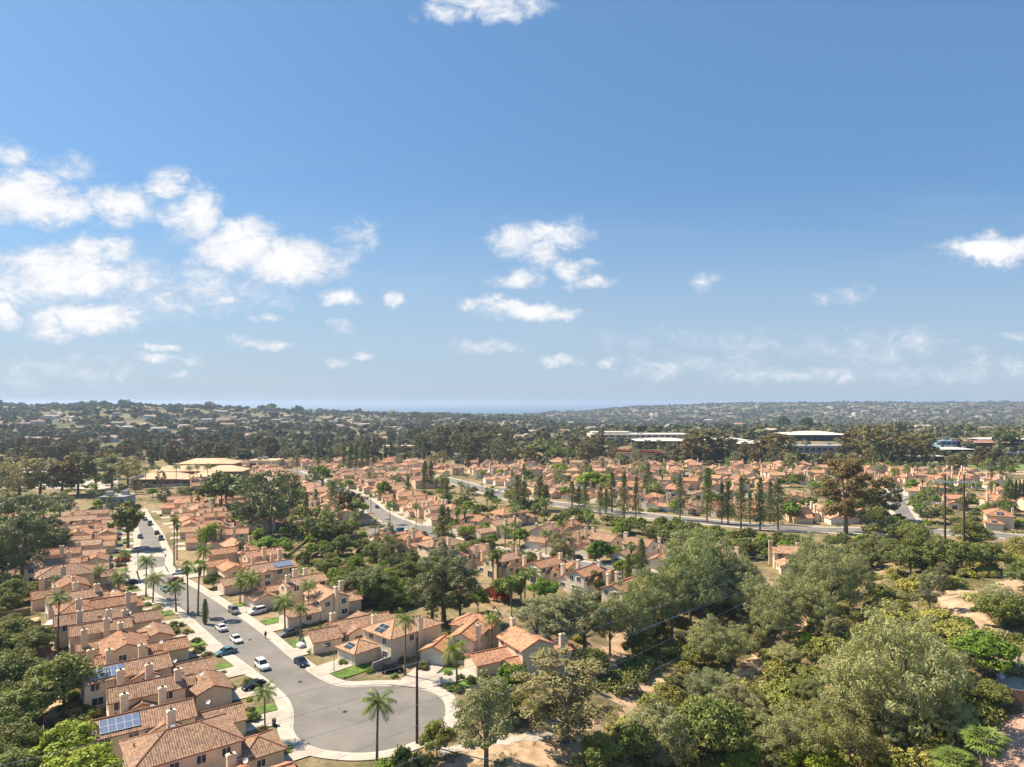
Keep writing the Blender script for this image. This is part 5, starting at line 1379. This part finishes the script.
scatter([(520, 620), (600, 600), (720, 590), (800, 590), (700, 650), (600, 690)], 30, [('oak', 1), ('chaparral_bush', 2)], (.6, 1.0), pad_=0, tints=((.8, 1.2),), sp=3)
scatter([(0, 440), (210, 440), (240, 462), (120, 480), (0, 486)], 80, [('rusty_eucalyptus', 3), ('eucalyptus', 1.5), ('pine', .5)], (.75, 1.15), pad_=-2, roadpad=0, tints=((.6, .95),), sp=7)
scatter([(210, 440), (430, 436), (430, 462), (330, 466), (210, 466)], 110, [('eucalyptus', 2), ('oak', 2), ('pine', 1.5), ('rusty_eucalyptus', 1)], (.8, 1.3), pad_=-1, roadpad=0, tints=((.5, .85),), sp=7)
scatter([(430, 440), (600, 440), (640, 452), (620, 470), (430, 470)], 70, [('eucalyptus', 2), ('oak', 2), ('broadleaf', 1), ('rusty_eucalyptus', 1)], (.8, 1.3), pad_=-1, roadpad=0, tints=((.6, 1),), sp=6)
scatter([(640, 452), (1030, 452), (1030, 474), (640, 468)], 80, [('rusty_eucalyptus', 2), ('broadleaf', 1.4), ('oak', 2), ('eucalyptus', 1)], (.6, 1.0), pad_=0, roadpad=0, tints=((.7, 1.1),), sp=6)
scatter([(556, 441), (700, 441), (700, 451), (556, 451)], 22, [('rusty_eucalyptus', 1), ('oak', 2), ('eucalyptus', 1.5)], (.6, .95), pad_=-8, tints=((.7, 1.1),), sp=3)
scatter([(880, 492), (925, 492), (930, 534), (885, 534)], 16, [('broadleaf', 2), ('oak', 2), ('garden_bush', 1)], (.5, .9), pad_=-3, roadpad=-1.5, sp=2)
scatter([(60, 480), (230, 480), (230, 512), (60, 520)], 40, [('broadleaf', 1), ('oak', 2), ('eucalyptus', 1)], (.5, .9), pad_=-1.5, roadpad=0, tints=((.7, 1),), sp=3)

# ---- the red flowering bank
def leaf_mass(name, pts, rad, n_per, size, material, kind='stuff', squash=.6, tint=None, seed=5):
    g = np.random.default_rng(seed); q = clump_leaves(pts, rad, n_per, size, g, squash, .5, .6)
    ti = None
    o = link(name, np_mesh(name, q, 4, [material])); return struct(o, kind) if kind else o
pts = []
for k in range(60):
    t_ = k / 59; px = 613 + 47 * t_; p = at(px, 457.6 + (t_ - .5) * 1.5); pts.append((p.x + rng.uniform(-1, 1), p.y + rng.uniform(-1.5, 1.5), p.z + 6.4 - 1.5 * t_ + rng.uniform(-.8, .8)))
ea, eb = at(610, 458.4), at(663, 459.8); b = MB()
for (ya, za, yb, zb) in ((-7, -2, -2, 5.6), (-2, 5.6, 9, 6.0), (9, 6.0, 16, -2)):
    b.poly([(ea.x - 3, ea.y + ya, ea.z + za), (eb.x + 3, eb.y + ya, eb.z + za), (eb.x + 3, eb.y + yb, eb.z + zb - 1), (ea.x - 3, ea.y + yb, ea.z + zb)])
struct(link('planted_bank', b.mesh('planted_bank', M_EARTH)))
o = leaf_mass('bougainvillea_hedge', np.array(pts), npr.uniform(2.2, 3.4, 60), 70, .55, L_RED, None, seed=8)
thing(o, 'hedge', label='long hedge of red flowers on the bank below the white office building')
L_RED.node_tree.nodes  # same petals as the garden bushes

scatter([(0, 470), (135, 466), (140, 490), (0, 505)], 46, [('dark_bush', 2), ('garden_bush', 1), ('broadleaf', 1)], (.9, 1.5), pad_=-3, sp=1, tints=((.8, 1.2),))
# ---- undergrowth nobody could count
def under(name, P, n, rr, n_per, size, material, seed, roadpad=.2, footpad=-1.5, squash=.6, hoff=.25):
    xs = [p[0] for p in P]; ys = [p[1] for p in P]; pts = []; rd = []
    g = random.Random(seed)
    fx = np.array([f[0] for f in FOOT if f[2] > 3.5]); fy = np.array([f[1] for f in FOOT if f[2] > 3.5]); fr = np.array([f[2] for f in FOOT if f[2] > 3.5])
    tries = 0
    while len(pts) < n and tries < n * 8:
        tries += 1
        px = g.uniform(min(xs), max(xs)); py = g.uniform(min(ys), max(ys))
        if not inpoly(px, py, P): continue
        p = at(px, py)
        if ((fx - p.x) ** 2 + (fy - p.y) ** 2 < (fr + footpad) ** 2).any() or road_near(p.x, p.y, roadpad): continue
        r = g.uniform(*rr); pts.append((p.x, p.y, p.z + r * hoff)); rd.append(r)
    return leaf_mass(name, np.array(pts), np.array(rd), n_per, size, material, 'stuff', squash, seed=seed)
under('undergrowth', CANY, 2200, (.7, 1.9), 70, .17, L_SHR, 11, roadpad=-.2)
under('undergrowth', [(520, 600), (860, 540), (860, 600), (600, 700), (480, 770), (440, 740), (520, 690)], 500, (.5, 1.4), 50, .17, L_SHR, 12)
under('undergrowth', [(-40, 560), (30, 580), (70, 640), (120, 700), (110, 770), (-40, 770)], 600, (.6, 1.7), 70, .17, L_OAK, 13)
under('garden_undergrowth', HOOD, 1500, (.7, 1.7), 26, .36, L_OAK, 14, roadpad=0, footpad=-2.2)
under('garden_undergrowth', [(60, 500), (180, 500), (300, 640), (470, 640), (520, 700), (440, 610), (300, 540), (215, 480), (60, 480), (40, 520), (80, 640), (150, 740)], 900, (.4, 1.0), 40, .2, L_OAK, 15, roadpad=-5.4, footpad=-2.4)
under('slope_undergrowth', SLOPE, 500, (.6, 1.6), 50, .22, L_BRT, 16)

L_DRY = leaf_mat('dry_grass_blade', (0.24, 0.19, 0.09), (0.46, 0.37, 0.19), .1, (0.16, 0.16, 0.06))
under('dry_grass', [(440, 730), (620, 640), (800, 600), (1030, 560), (1030, 720), (700, 775), (430, 790)], 2600, (.15, .55), 26, .09, L_DRY, 31, roadpad=-1.8, footpad=-3, squash=.5)
under('dry_grass', [(-30, 580), (60, 600), (130, 700), (140, 775), (-30, 775)], 700, (.2, .6), 26, .1, L_DRY, 32, footpad=-3, squash=.5)
under('leaf_litter', [(300, 690), (620, 640), (760, 700), (640, 775), (280, 790)], 500, (.2, .9), 22, .07, L_SKT, 33, roadpad=-1.8, footpad=-3, squash=.12, hoff=.1)
# ---- far woods on the hills: one mass
m, x = mat('far_foliage'); t, b = x
at_ = t.new('ShaderNodeAttribute'); at_.attribute_name = 'tint'
c = t.mix(at_.outputs['Fac'], (0.04, 0.048, 0.022), (0.24, 0.225, 0.10)); t.l.new(c, b.inputs['Base Color']); b.inputs['Roughness'].default_value = .9; b.inputs['Specular IOR Level'].default_value = .1
def far_woods(name, n, d0, d1, u0, u1, rad, ntri, seed, dens=.5, squash=.85):
    g = np.random.default_rng(seed)
    d = np.exp(g.uniform(math.log(d0), math.log(d1), n * 3)); u = g.uniform(u0, u1, n * 3); x_ = u * d
    nz = np.sin(x_ / 61 + 2 * np.sin(d / 113)) * np.sin(d / 47 + 1.3 * np.sin(x_ / 89)) + .6 * np.sin(x_ / 23 + d / 31)
    ok = nz + g.normal(0, .55, n * 3) > (.5 - dens) * 1.6
    x_, d = x_[ok][:n], d[ok][:n]; k = len(x_)
    if FOOT:
        ff = [f for f in FOOT if f[1] > d0 - 60 and f[2] > 5]
        bad = np.zeros(k, bool)
        for f in ff: bad |= (x_ - f[0]) ** 2 + (d - f[1]) ** 2 < (f[2] + 3) ** 2
        x_, d = x_[~bad], d[~bad]; k = len(x_)
    r = rad * g.uniform(.55, 1.35, k) * (1 + .5 * (g.random(k) < .08))
    c_ = np.stack([x_, d, terr(x_, d) + r * .75], 1)
    cc = np.repeat(c_, ntri, 0); r2 = np.repeat(r, ntri)[:, None]; di = rand_dirs(k * ntri, g); di[:, 2] = np.abs(di[:, 2]) * 1.1 - .25
    p = cc + di * r2 * g.uniform(.75, 1.1, (k * ntri, 1)) * np.array([1, 1, squash]); nn = di * .8 + rand_dirs(k * ntri, g) * .35
    nn /= np.linalg.norm(nn, axis=1, keepdims=True); a = np.cross(nn, rand_dirs(k * ntri, g)); a /= np.linalg.norm(a, axis=1, keepdims=True); b4 = np.cross(nn, a); s = r2 * .40
    tri = np.stack([p - a * s - b4 * s * .6, p + a * s - b4 * s * .6, p + b4 * s], 1).reshape(-1, 3)
    ti = np.repeat(np.clip(g.normal(.42, .24, k), 0, 1), ntri) + g.normal(0, .08, k * ntri)
    struct(link(name, np_mesh(name, tri, 3, [m], tint=np.clip(ti, 0, 1))), 'stuff')
far_woods('distant_woods', 2600, 600, 1050, -.85, .85, 4.2, 56, 21, .40)
far_woods('distant_woods', 6500, 1000, 2500, -.85, .85, 5.0, 40, 22, .55)
far_woods('distant_woods', 9000, 2300, 6000, -.15, .85, 8.5, 24, 23, .6, .6)
far_woods('distant_woods', 1500, 2300, 5500, -.85, .1, 10, 22, 24, .7, .6)

# ---- homes on the far hills: pale boxes with low gables, one object each
HM = []
for wc_, rc_ in (((.50, .45, .38), (.36, .22, .15)), ((.42, .37, .31), (.26, .22, .19)), ((.56, .52, .46), (.40, .33, .27))):
    W = MB(); RF = MB(); gable(W, RF, -9, 9, -5, 5, 5.2, .38, 'x', z0=-4); gable(W, RF, 2, 8, -9, 4, 3.6, .38, 'y', z0=-4)
    k = len(W.f); base_i = len(W.v)
    for f in RF.f: W.f.append(tuple(i + base_i for i in f))
    W.v += RF.v; W.m = [0] * k + [1] * len(RF.f); W.uv += RF.uv
    HM.append(W.mesh('hillside_house', [simple(f'far_wall_{len(HM)}', wc_, .9), simple(f'far_roof_{len(HM)}', rc_, .9)]))
hn = 0
while hn < 225:
    px = rng.uniform(-5, 1029)
    py = rng.choice([rng.uniform(410, 447), rng.uniform(408, 430)]) if px < 400 else (rng.uniform(416, 446) if px < 560 else rng.uniform(405, 436))
    p = at(px, py)
    if p.y < 720 or p.y > 6000 or not clear_of(p.x, p.y, 6): continue
    far_ = p.y > 2400
    o = link('hillside_house', rng.choice(HM), None, (p.x, p.y, p.z + (1.5 if not far_ else 4)), rng.uniform(0, 3.14)); s = rng.uniform(.8, 1.4) * (1.6 if far_ else 1); o.scale = (s, s, s * .9)
    THINGS.append((o, 'small pale far house', '')); o['category'] = 'house'; o['group'] = 'houses on the far hills'
    FOOT.append((p.x, p.y, 9)); hn += 1

# ================================================================== CARS, PERSON, WALLS
def ang_street(p):
    best = None
    for pl, hw in ROADS:
        for a, c in zip(pl, pl[1:]):
            m_ = (a + c) / 2; d_ = (m_.x - p.x) ** 2 + (m_.y - p.y) ** 2
            if best is None or d_ < best[0]: best = (d_, math.atan2(c.y - a.y, c.x - a.x))
    return best[1]
A0 = math.atan2(48, -40)
CARL = [(262,668,'a','suv','white','white car parked by the left kerb nearest the cul-de-sac'),(301,664.5,'a','sedan','navy','dark blue car parked at the right kerb near the cul-de-sac'),(234,613,'a','suv','grey','grey car at the right kerb, beside the white van-like car'),
 (257,613.5,'p','suv','white','white car standing in a driveway across the street from the cypress'),(289,635,'p','sedan','grey','grey saloon in a driveway behind the walking person'),(307,646,'p','suv','white','white car in the driveway of the brown-roofed low house'),
 (221,630,'a','sedan','white','white car at the left kerb beside the cypress'),(236,641.5,'a','sedan','white','white car at the left kerb, just below another white one'),(226,654,'p','sedan','teal','teal car nose-in beside the left row'),
 (254,688,'p','sedan','black','black car in the driveway nearest the cul-de-sac on the left'),(392,671.5,'d','suv','black','black car on the drive behind the tall dark palm'),(179,574,'q','sedan','white','white saloon parked beside palms at the upper street'),
 (175,582,'q','sedan','red','red car at the kerb below the crossroads'),(165,590.5,'a','sedan','teal','teal car at the left kerb near the two street-bend palms'),(133,584,'q','sedan','dark',None),(150,525,'a','suv','dark',None),(145,520,'a','sedan','grey',None),(157,534,'a','sedan','dark',None),
 (161,540,'a','suv','dark',None),(140,538,'a','sedan','dark',None),(138,551,'p','sedan','silver',None),(399,532,'p','suv','blue','bright blue car in the paved court'),(377,508,'s','sedan','dark',None),(424,535,'s','sedan','dark',None),(470,540.5,'q','suv','black',None),(521,555,'q','sedan','dark',None),
 (555,560.5,'s','sedan','black',None),(578,559.5,'q','suv','black',None),(596,566.5,'s','sedan','silver',None),(618,566,'q','suv','dark',None),(662,512,'s','sedan','navy',None),(673,512.5,'s','sedan','silver',None),(696,515.5,'q','suv','black',None),(923,527.5,'s','sedan','navy','dark blue car on the wide road below the right-hand court'),
 (813,514,'q','suv','white',None),(908,500,'s','sedan','white',None),(893,491,'q','sedan','silver',None),(462,487,'s','sedan','dark',None),(500,493,'s','sedan','white',None),(640,492,'s','sedan','silver',None),(340,492,'s','sedan','silver',None)]
for px, py, mode, kind, colr, lb in CARL:
    p = at(px, py)
    a = {'a': A0, 'p': A0 + math.pi / 2 + R(8), 'd': R(12), 'q': ang_street(p) + math.pi / 2, 's': ang_street(p)}[mode]
    if mode == 'a' and py < 560: a = math.atan2(60, -33)
    if mode == 'a' and rng.random() < .5 or (px, py) in ((262, 668),): a += math.pi
    car(p.x, p.y, a, kind, colr, label=lb)

def person(px, py):
    p = at(px, py); root = link('person', None, None, (p.x, p.y, p.z + .04), R(200)); 
    V = [(0,0,.95),(0,0,1.15),(0,0,1.38),(0,.0,1.50),(0,.03,1.66),(.10,0,.90),(.11,.14,.50),(.11,.05,.08),(.11,.2,.05),(-.10,0,.90),(-.11,-.10,.50),(-.11,-.30,.10),(-.11,-.16,.05),(.2,0,1.38),(.25,-.10,1.12),(.26,.05,.88),(.26,.10,.78),(-.2,0,1.38),(-.25,.10,1.12),(-.26,.22,.90),(-.26,.28,.80)]
    E_ = [(0,1),(1,2),(2,3),(3,4),(0,5),(5,6),(6,7),(7,8),(0,9),(9,10),(10,11),(11,12),(2,13),(13,14),(14,15),(15,16),(2,17),(17,18),(18,19),(19,20)]
    rad = [.13,.13,.15,.065,.11,.10,.065,.045,.04,.10,.065,.045,.04,.075,.045,.035,.03,.075,.045,.035,.03]
    def skin(nm, V, E_, rad, mt, parent, k=1.0):
        me = bpy.data.meshes.new(nm); me.from_pydata(V, E_, []); me.materials.append(mt); o = link(nm, me, parent)
        o.modifiers.new('skin', 'SKIN'); o.modifiers.new('sub', 'SUBSURF').render_levels = 2
        if not me.skin_vertices: pass
        for i, r in enumerate(rad): me.skin_vertices[0].data[i].radius = (r * k, r * k)
        me.skin_vertices[0].data[0].use_root = True
        return o
    try:
        SKN = simple('skin', (.45, .28, .2), .6); DK = simple('dark_cloth', (.03, .03, .035), .9); DJ = simple('dark_trousers', (.04, .04, .05), .9)
        for nm in ('body',):
            me = bpy.data.meshes.new('body'); me.from_pydata(V, E_, []); me.materials.append(SKN); o = link('body', me, root)
            o.modifiers.new('skin', 'SKIN'); s_ = o.modifiers.new('sub', 'SUBSURF'); s_.levels = 2; s_.render_levels = 2
            lay = me.skin_vertices[0].data if len(me.skin_vertices) else None
            if lay:
                for i, r in enumerate(rad): lay[i].radius = (r, r)
                lay[0].use_root = True
        b = MB(); b.tube([(0, 0, .90), (0, 0, 1.1), (0, 0, 1.36), (0, 0, 1.46)], [.17, .165, .20, .09], 12)
        for s in (1, -1): b.tube([(s * .17, 0, 1.40), (s * .25, -.10 * s, 1.12), (s * .26, .05 if s > 0 else .20, .92)], [.09, .065, .05], 8)
        link('shirt', b.mesh('shirt', DK, True), root)
        b = MB(); b.tube([(.09, 0, .96), (.11, .14, .50), (.11, .05, .12)], [.115, .085, .065], 8); b.tube([(-.09, 0, .96), (-.11, -.10, .50), (-.11, -.30, .14)], [.115, .085, .065], 8); link('trousers', b.mesh('trousers', DJ, True), root)
        b = MB(); b.tube([(0, -.02, 1.62), (0, -.02, 1.70), (0, 0, 1.80)], [.115, .125, .05], 10); link('hair', b.mesh('hair', M_DARK, True), root)
    except Exception as ex: print('person', ex)
    thing(root, 'person', label='person in dark clothes walking along the right kerb of the main street')
person(265.5, 638.5)
# block walls, fences and small garden things
def wall_line(pix, h, th, material, name, cat, label, base=None):
    b = MB(); pts = [at(*p) for p in pix]
    for a, c in zip(pts, pts[1:]):
        n = Vector((c.y - a.y, a.x - c.x, 0)).normalized() * th; z = min(a.z, c.z)
        b.obox((a.x, a.y, z - .5), (c.x - a.x, c.y - a.y, 0), n, (0, 0, h + .5 + abs(a.z - c.z)))
    thing(link(name, b.mesh(name, material)), cat, label=label)
wall_line([(364, 601), (380, 588), (397, 572), (408, 566)], 2.2, .3, M_BLOCK, 'garden_wall', 'wall', 'grey block wall running diagonally up the wooded slope')
wall_line([(372, 671), (399, 660.5)], 1.7, .25, M_BLOCK, 'garden_wall', 'wall', 'brown garden wall behind the black car on the drive')
wall_line([(66, 716), (84, 706), (110, 700)], 1.6, .15, M_FENCE, 'garden_fence', 'fence', 'brown back garden fence behind the left row, under the spreading tree')
wall_line([(60, 684), (88, 676), (104, 672)], 1.6, .15, M_FENCE, 'garden_fence', 'fence', 'brown back garden fence above the spreading tree')
wall_line([(48, 640), (70, 634), (88, 636)], 1.5, .15, M_FENCE, 'garden_fence', 'fence', 'brown back garden fence beside the tall garden palm')
for k, (a, c) in enumerate((((293, 562), (326, 535)), ((288, 556), (318, 532)), ((301, 566), (334, 541)))):
    wall_line([a, c], .9, .3, M_FENCE, 'terrace_wall', 'wall', ('middle', 'upper', 'lower')[k] + ' of three low timber terrace walls on the wooded slope')
wall_line([(1000, 704), (1052, 708)], 2.0, .2, M_FENCE, 'garden_fence', 'fence', 'orange-brown board fence beside the patio at the right edge')
wall_line([(660, 690), (700, 694), (735, 706)], 1.0, .2, M_BLOCK, 'garden_wall', 'wall', 'low pale wall remnant in the canyon clearing')
wall_line([(495, 612), (480, 596), (492, 590), (508, 598)], 1.4, .2, M_FENCE, 'garden_fence', 'fence', 'curved fence round the dry yard below the red flowering tree')
def column(px, py, h, label, name='garden_column', cat='column'):
    p = at(px, py); root = link(name, None, None, (p.x, p.y, p.z)); b = MB(); b.box(-.45, .45, -.45, .45, -.3, .5); link('plinth', b.mesh('plinth', M_WHITE), root)
    b = MB(); b.tube([(0, 0, .5), (0, 0, .8), (0, 0, h * .6), (0, 0, h * .72), (0, 0, h * .85), (0, 0, h)], [.3, .2, .26, .30, .14, .16], 10); link('figure', b.mesh('figure', M_WHITE, True), root); thing(root, cat, label=label)
column(1019, 674, 3.2, 'white statue on a square plinth by the terrace at the right edge', 'garden_statue', 'statue'); column(1001, 678, 2.6, 'thin white garden column left of the statue')
def patio_cover(px, py, w_, d_, label, rz=.3):
    p = at(px, py); root = link('patio_cover', None, None, (p.x, p.y, p.z), rz); b = MB(); b.box(-w_ / 2, w_ / 2, -d_ / 2, d_ / 2, 2.4, 2.55); link('canopy', b.mesh('canopy', M_WHITE), root)
    for sx in (-1, 1):
        for sy in (-1, 1): b = MB(); b.box(sx * (w_ / 2 - .2) - .07, sx * (w_ / 2 - .2) + .07, sy * (d_ / 2 - .2) - .07, sy * (d_ / 2 - .2) + .07, -.3, 2.4); link('post', b.mesh('post', M_WHITE), root)
    thing(root, 'patio cover', label=label)
patio_cover(59, 632, 5, 4, 'white flat patio cover in a back garden beside the tall garden palm'); patio_cover(38, 582, 5, 4, 'white patio cover behind the upper left row'); patio_cover(376, 560, 7, 4, 'cream balcony cover on the back of a house above the slope'); patio_cover(325, 530, 5, 3.5, 'pale patio cover at the top of the terrace walls')
for px, py, lb in ((246, 652, 'a'),):
    pass
# fences between the back gardens of the left row and short ones on the right
for q, hs_ in enumerate(HOUSES[2:13]):
    ax = Vector((math.cos(hs_.rotation_euler.z), math.sin(hs_.rotation_euler.z), 0)); nn = Vector((-ax.y, ax.x, 0)); c0 = Vector(hs_.location)
    b = MB(); a0 = c0 - ax * 11.5 - nn * 5.6; a1 = c0 - ax * 19 - nn * 5.6; a2 = a1 + nn * 10.5
    for e0, e1 in ((a0, a1), (a1, a2)):
        z0 = min(tz(e0.x, e0.y), tz(e1.x, e1.y)); b.obox((e0.x, e0.y, z0 - .5), (e1.x - e0.x, e1.y - e0.y, 0), Vector((e1.y - e0.y, e0.x - e1.x, 0)).normalized() * .1, (0, 0, 2.2 + abs(tz(e0.x, e0.y) - tz(e1.x, e1.y))))
    f_ = link('garden_fence', b.mesh('garden_fence', M_FENCE if q % 3 else M_BLOCK)); f_['_p'] = 1
    thing(f_, 'fence', group='back garden fences', label=f"{'brown board' if q % 3 else 'grey block'} fence of the {['third','fourth','fifth','sixth','seventh','eighth','ninth','tenth','eleventh','twelfth','thirteenth'][q]} back garden up the left row"); del f_['_p']
for k, (px, py) in enumerate(((345, 712), (250, 640), (300, 682), (176, 590))):
    p = at(px, py); b = MB(); b.tube([(p.x, p.y, .02), (p.x, p.y, .055)], .42, 16)
    thing(link('manhole_cover', b.mesh('manhole_cover', M_RUB)), 'manhole', label=('dark manhole cover in the middle of the cul-de-sac', 'manhole cover on the street between parked cars', 'manhole cover at the mouth of the cul-de-sac', 'manhole cover near the street bend')[k])
# wheelie bins on the left verge
for px, py, col_, lb in ((274, 726, (.05, .05, .05), 'dark wheeled bin at the kerb beside the lawn palm'), (441, 683.5, (.6, .6, .58), 'small pale box standing on the lawn by the cul-de-sac')):
    p = at(px, py); root = link('wheeled_bin', None, None, (p.x, p.y, p.z + .15), .4); mt = simple('bin_' + str(px), col_, .6)
    b = MB(); b.box(-.3, .3, -.33, .33, .06, .95); link('body', b.mesh('bin_body', mt), root); b = MB(); b.box(-.34, .34, -.37, .37, .95, 1.05); link('lid', b.mesh('bin_lid', mt), root); thing(root, 'bin', label=lb)
# satellite dishes and roof vents of the nearest houses
for hsx in HOUSES[:10]:
    sat_dish(hsx, rng.uniform(3.5, 6), rng.uniform(-1, 2), 4.0)

# ================================================================== LABELS: nearest landmark + order from the left
LM = [(363,700,'by the cul-de-sac'),(420,640,'above the cul-de-sac'),(500,690,'right of the cul-de-sac'),(180,745,'at the bottom of the left row'),(150,690,'in the lower left row'),(130,640,'in the middle left row'),(90,600,'in the upper left row'),
 (60,690,'behind the left row'),(15,620,'at the left edge'),(15,740,'in the bottom left corner'),(40,540,'at the dark trees on the left'),(110,560,'left of the street bend'),(100,510,'at the head of the left row'),(200,600,'beside the cypress'),(225,640,'at the left kerb'),
 (245,590,'in the garden with yellow palms'),(290,620,'above the walking person'),(330,625,'near the brown-roofed low house'),(210,555,'by the bamboo clump'),(180,525,'right of the upper street'),(180,495,'below the orange-tan school roofs'),(170,465,'at the orange-tan school roofs'),
 (60,465,'among the far left eucalyptus'),(80,430,'on the left hill'),(200,420,'on the crest left of the sea'),(270,500,'at the massive dark trees'),(310,545,'by the timber terrace walls'),(350,580,'at the grey diagonal wall'),(430,590,'by the dark olive eucalyptus'),
 (280,455,'behind the first orange roofs'),(350,455,'by the very dark pines'),(320,425,'on the slope under the sea'),(310,485,'at the top of the second street'),(350,510,'by the purple-brown tree'),(390,500,'right of the second street'),(400,535,'around the paved court'),
 (420,560,'below the paved court'),(440,475,'by the dark pine pair'),(470,435,'in the eucalyptus grove'),(470,520,'at the cluster of fan palms'),(500,560,'right of the fan palm cluster'),(505,595,'by the red flowering tree'),(560,545,'on the middle curved street'),(610,575,'at the end of the middle street'),
 (540,490,'behind the roadside pines at left'),(545,620,'above the footpath trees'),(565,700,'along the footpath'),(545,455,'below the sea and grove'),(600,430,'left of the white offices'),(640,455,'near the red hedge'),(610,490,'by the yellow-green street trees'),(660,500,'behind the wide road'),
 (640,535,'in front of the wide road'),(690,575,'by the tall canyon pines'),(640,640,'at the canyon head'),(710,620,'over the canyon'),(690,690,'in the canyon clearing'),(660,750,'at the canyon bottom'),(740,735,'by the little trail'),(800,700,'in the lower canyon'),(780,640,'in the middle canyon'),
 (840,590,'in the upper canyon'),(760,560,'under the roadside pines'),(710,485,'behind the narrow roadside pines'),(700,440,'around the pale halls'),(760,480,'between pines and rusty tree'),(800,450,'by the glass-fronted building'),(845,490,'at the biggest rusty tree'),(890,430,'in the rusty tree group'),
 (900,490,'round the right-hand court'),(860,530,'along the wide road'),(930,480,'beside the sports field'),(950,445,'near the blue-grey block'),(1000,440,'by the far right sheds'),(980,490,'by the slim single pole'),(1010,500,'by the row of cypresses'),(955,545,'at the paired poles'),
 (900,570,'left of the paired poles'),(1010,560,'right of the paired poles'),(920,600,'left of the dirt trail'),(985,605,'by the dirt trail'),(870,640,'left of the largest pine'),(930,680,'under the largest pine'),(1000,660,'at the terrace'),(880,745,'below the largest pine'),(990,745,'by the patio'),
 (820,745,'at the bottom right of centre'),(560,765,'at the bottom centre'),(420,760,'at the tall bare pole'),(600,415,'on the hazy ridge centre'),(700,415,'on the hazy ridge, right of centre'),(800,415,'on the hazy ridge above the glass building'),(880,412,'on the hazy ridge above the rusty trees'),(980,415,'on the hazy ridge at the right'),
 (30,415,'on the left hill crest edge'),(130,415,'on the left hill crest'),(150,440,'above the school roofs'),(240,440,'on the low left hill slope'),(380,430,'left of the eucalyptus grove'),(20,445,'on the far left slope'),(530,425,'right of the eucalyptus grove'),(650,430,'behind the white offices'),(740,430,'behind the pale halls'),(840,430,'behind the white roofs')]
ORD = 'first second third fourth fifth sixth seventh eighth ninth tenth eleventh twelfth thirteenth fourteenth fifteenth sixteenth seventeenth eighteenth nineteenth twentieth'.split()
def ordw(k):
    if k < 20: return ORD[k]
    tens = ['twenty', 'thirty', 'forty', 'fifty', 'sixty', 'seventy', 'eighty', 'ninety']
    return tens[(k + 1) // 10 - 2] + ('-' + ORD[(k + 1) % 10 - 1] if (k + 1) % 10 else 'ieth' if False else '')
groups = {}
for o, adj, _ in THINGS:
    px, py = proj(o.location)
    px = max(0, min(1024, px)); py = min(767, py)
    lm = min(LM, key=lambda l: (l[0] - px) ** 2 + ((l[1] - py) * 1.6) ** 2)[2]
    groups.setdefault((adj, lm), []).append((px, py, o))
for (adj, lm), v in groups.items():
    v.sort(key=lambda q: q[0])
    for k, (px, py, o) in enumerate(v):
        o['label'] = (f'{adj} {lm}' if len(v) == 1 else f'{adj} {lm}, {ordw(k)} from the left')
HAZE = 0.9e-4
for r in list(PROTO.values()) + list(CARS.values()):
    for c in list(r.children_recursive): bpy.data.objects.remove(c)
    bpy.data.objects.remove(r)
# air
hz = MB(); hz.box(-45000, 45000, -800, 43500, -140, 85)
hm = bpy.data.materials.new('haze_air'); hm.use_nodes = True; ht = NT(hm.node_tree); ht.n.clear()
pv = ht.new('ShaderNodeVolumePrincipled'); pv.inputs['Density'].default_value = HAZE; pv.inputs['Color'].default_value = (.58, .74, .98, 1); pv.inputs['Anisotropy'].default_value = .2
ho = ht.new('ShaderNodeOutputMaterial'); ht.l.new(pv.outputs[0], ho.inputs['Volume'])
struct(link('haze', hz.mesh('haze', hm)), 'stuff')
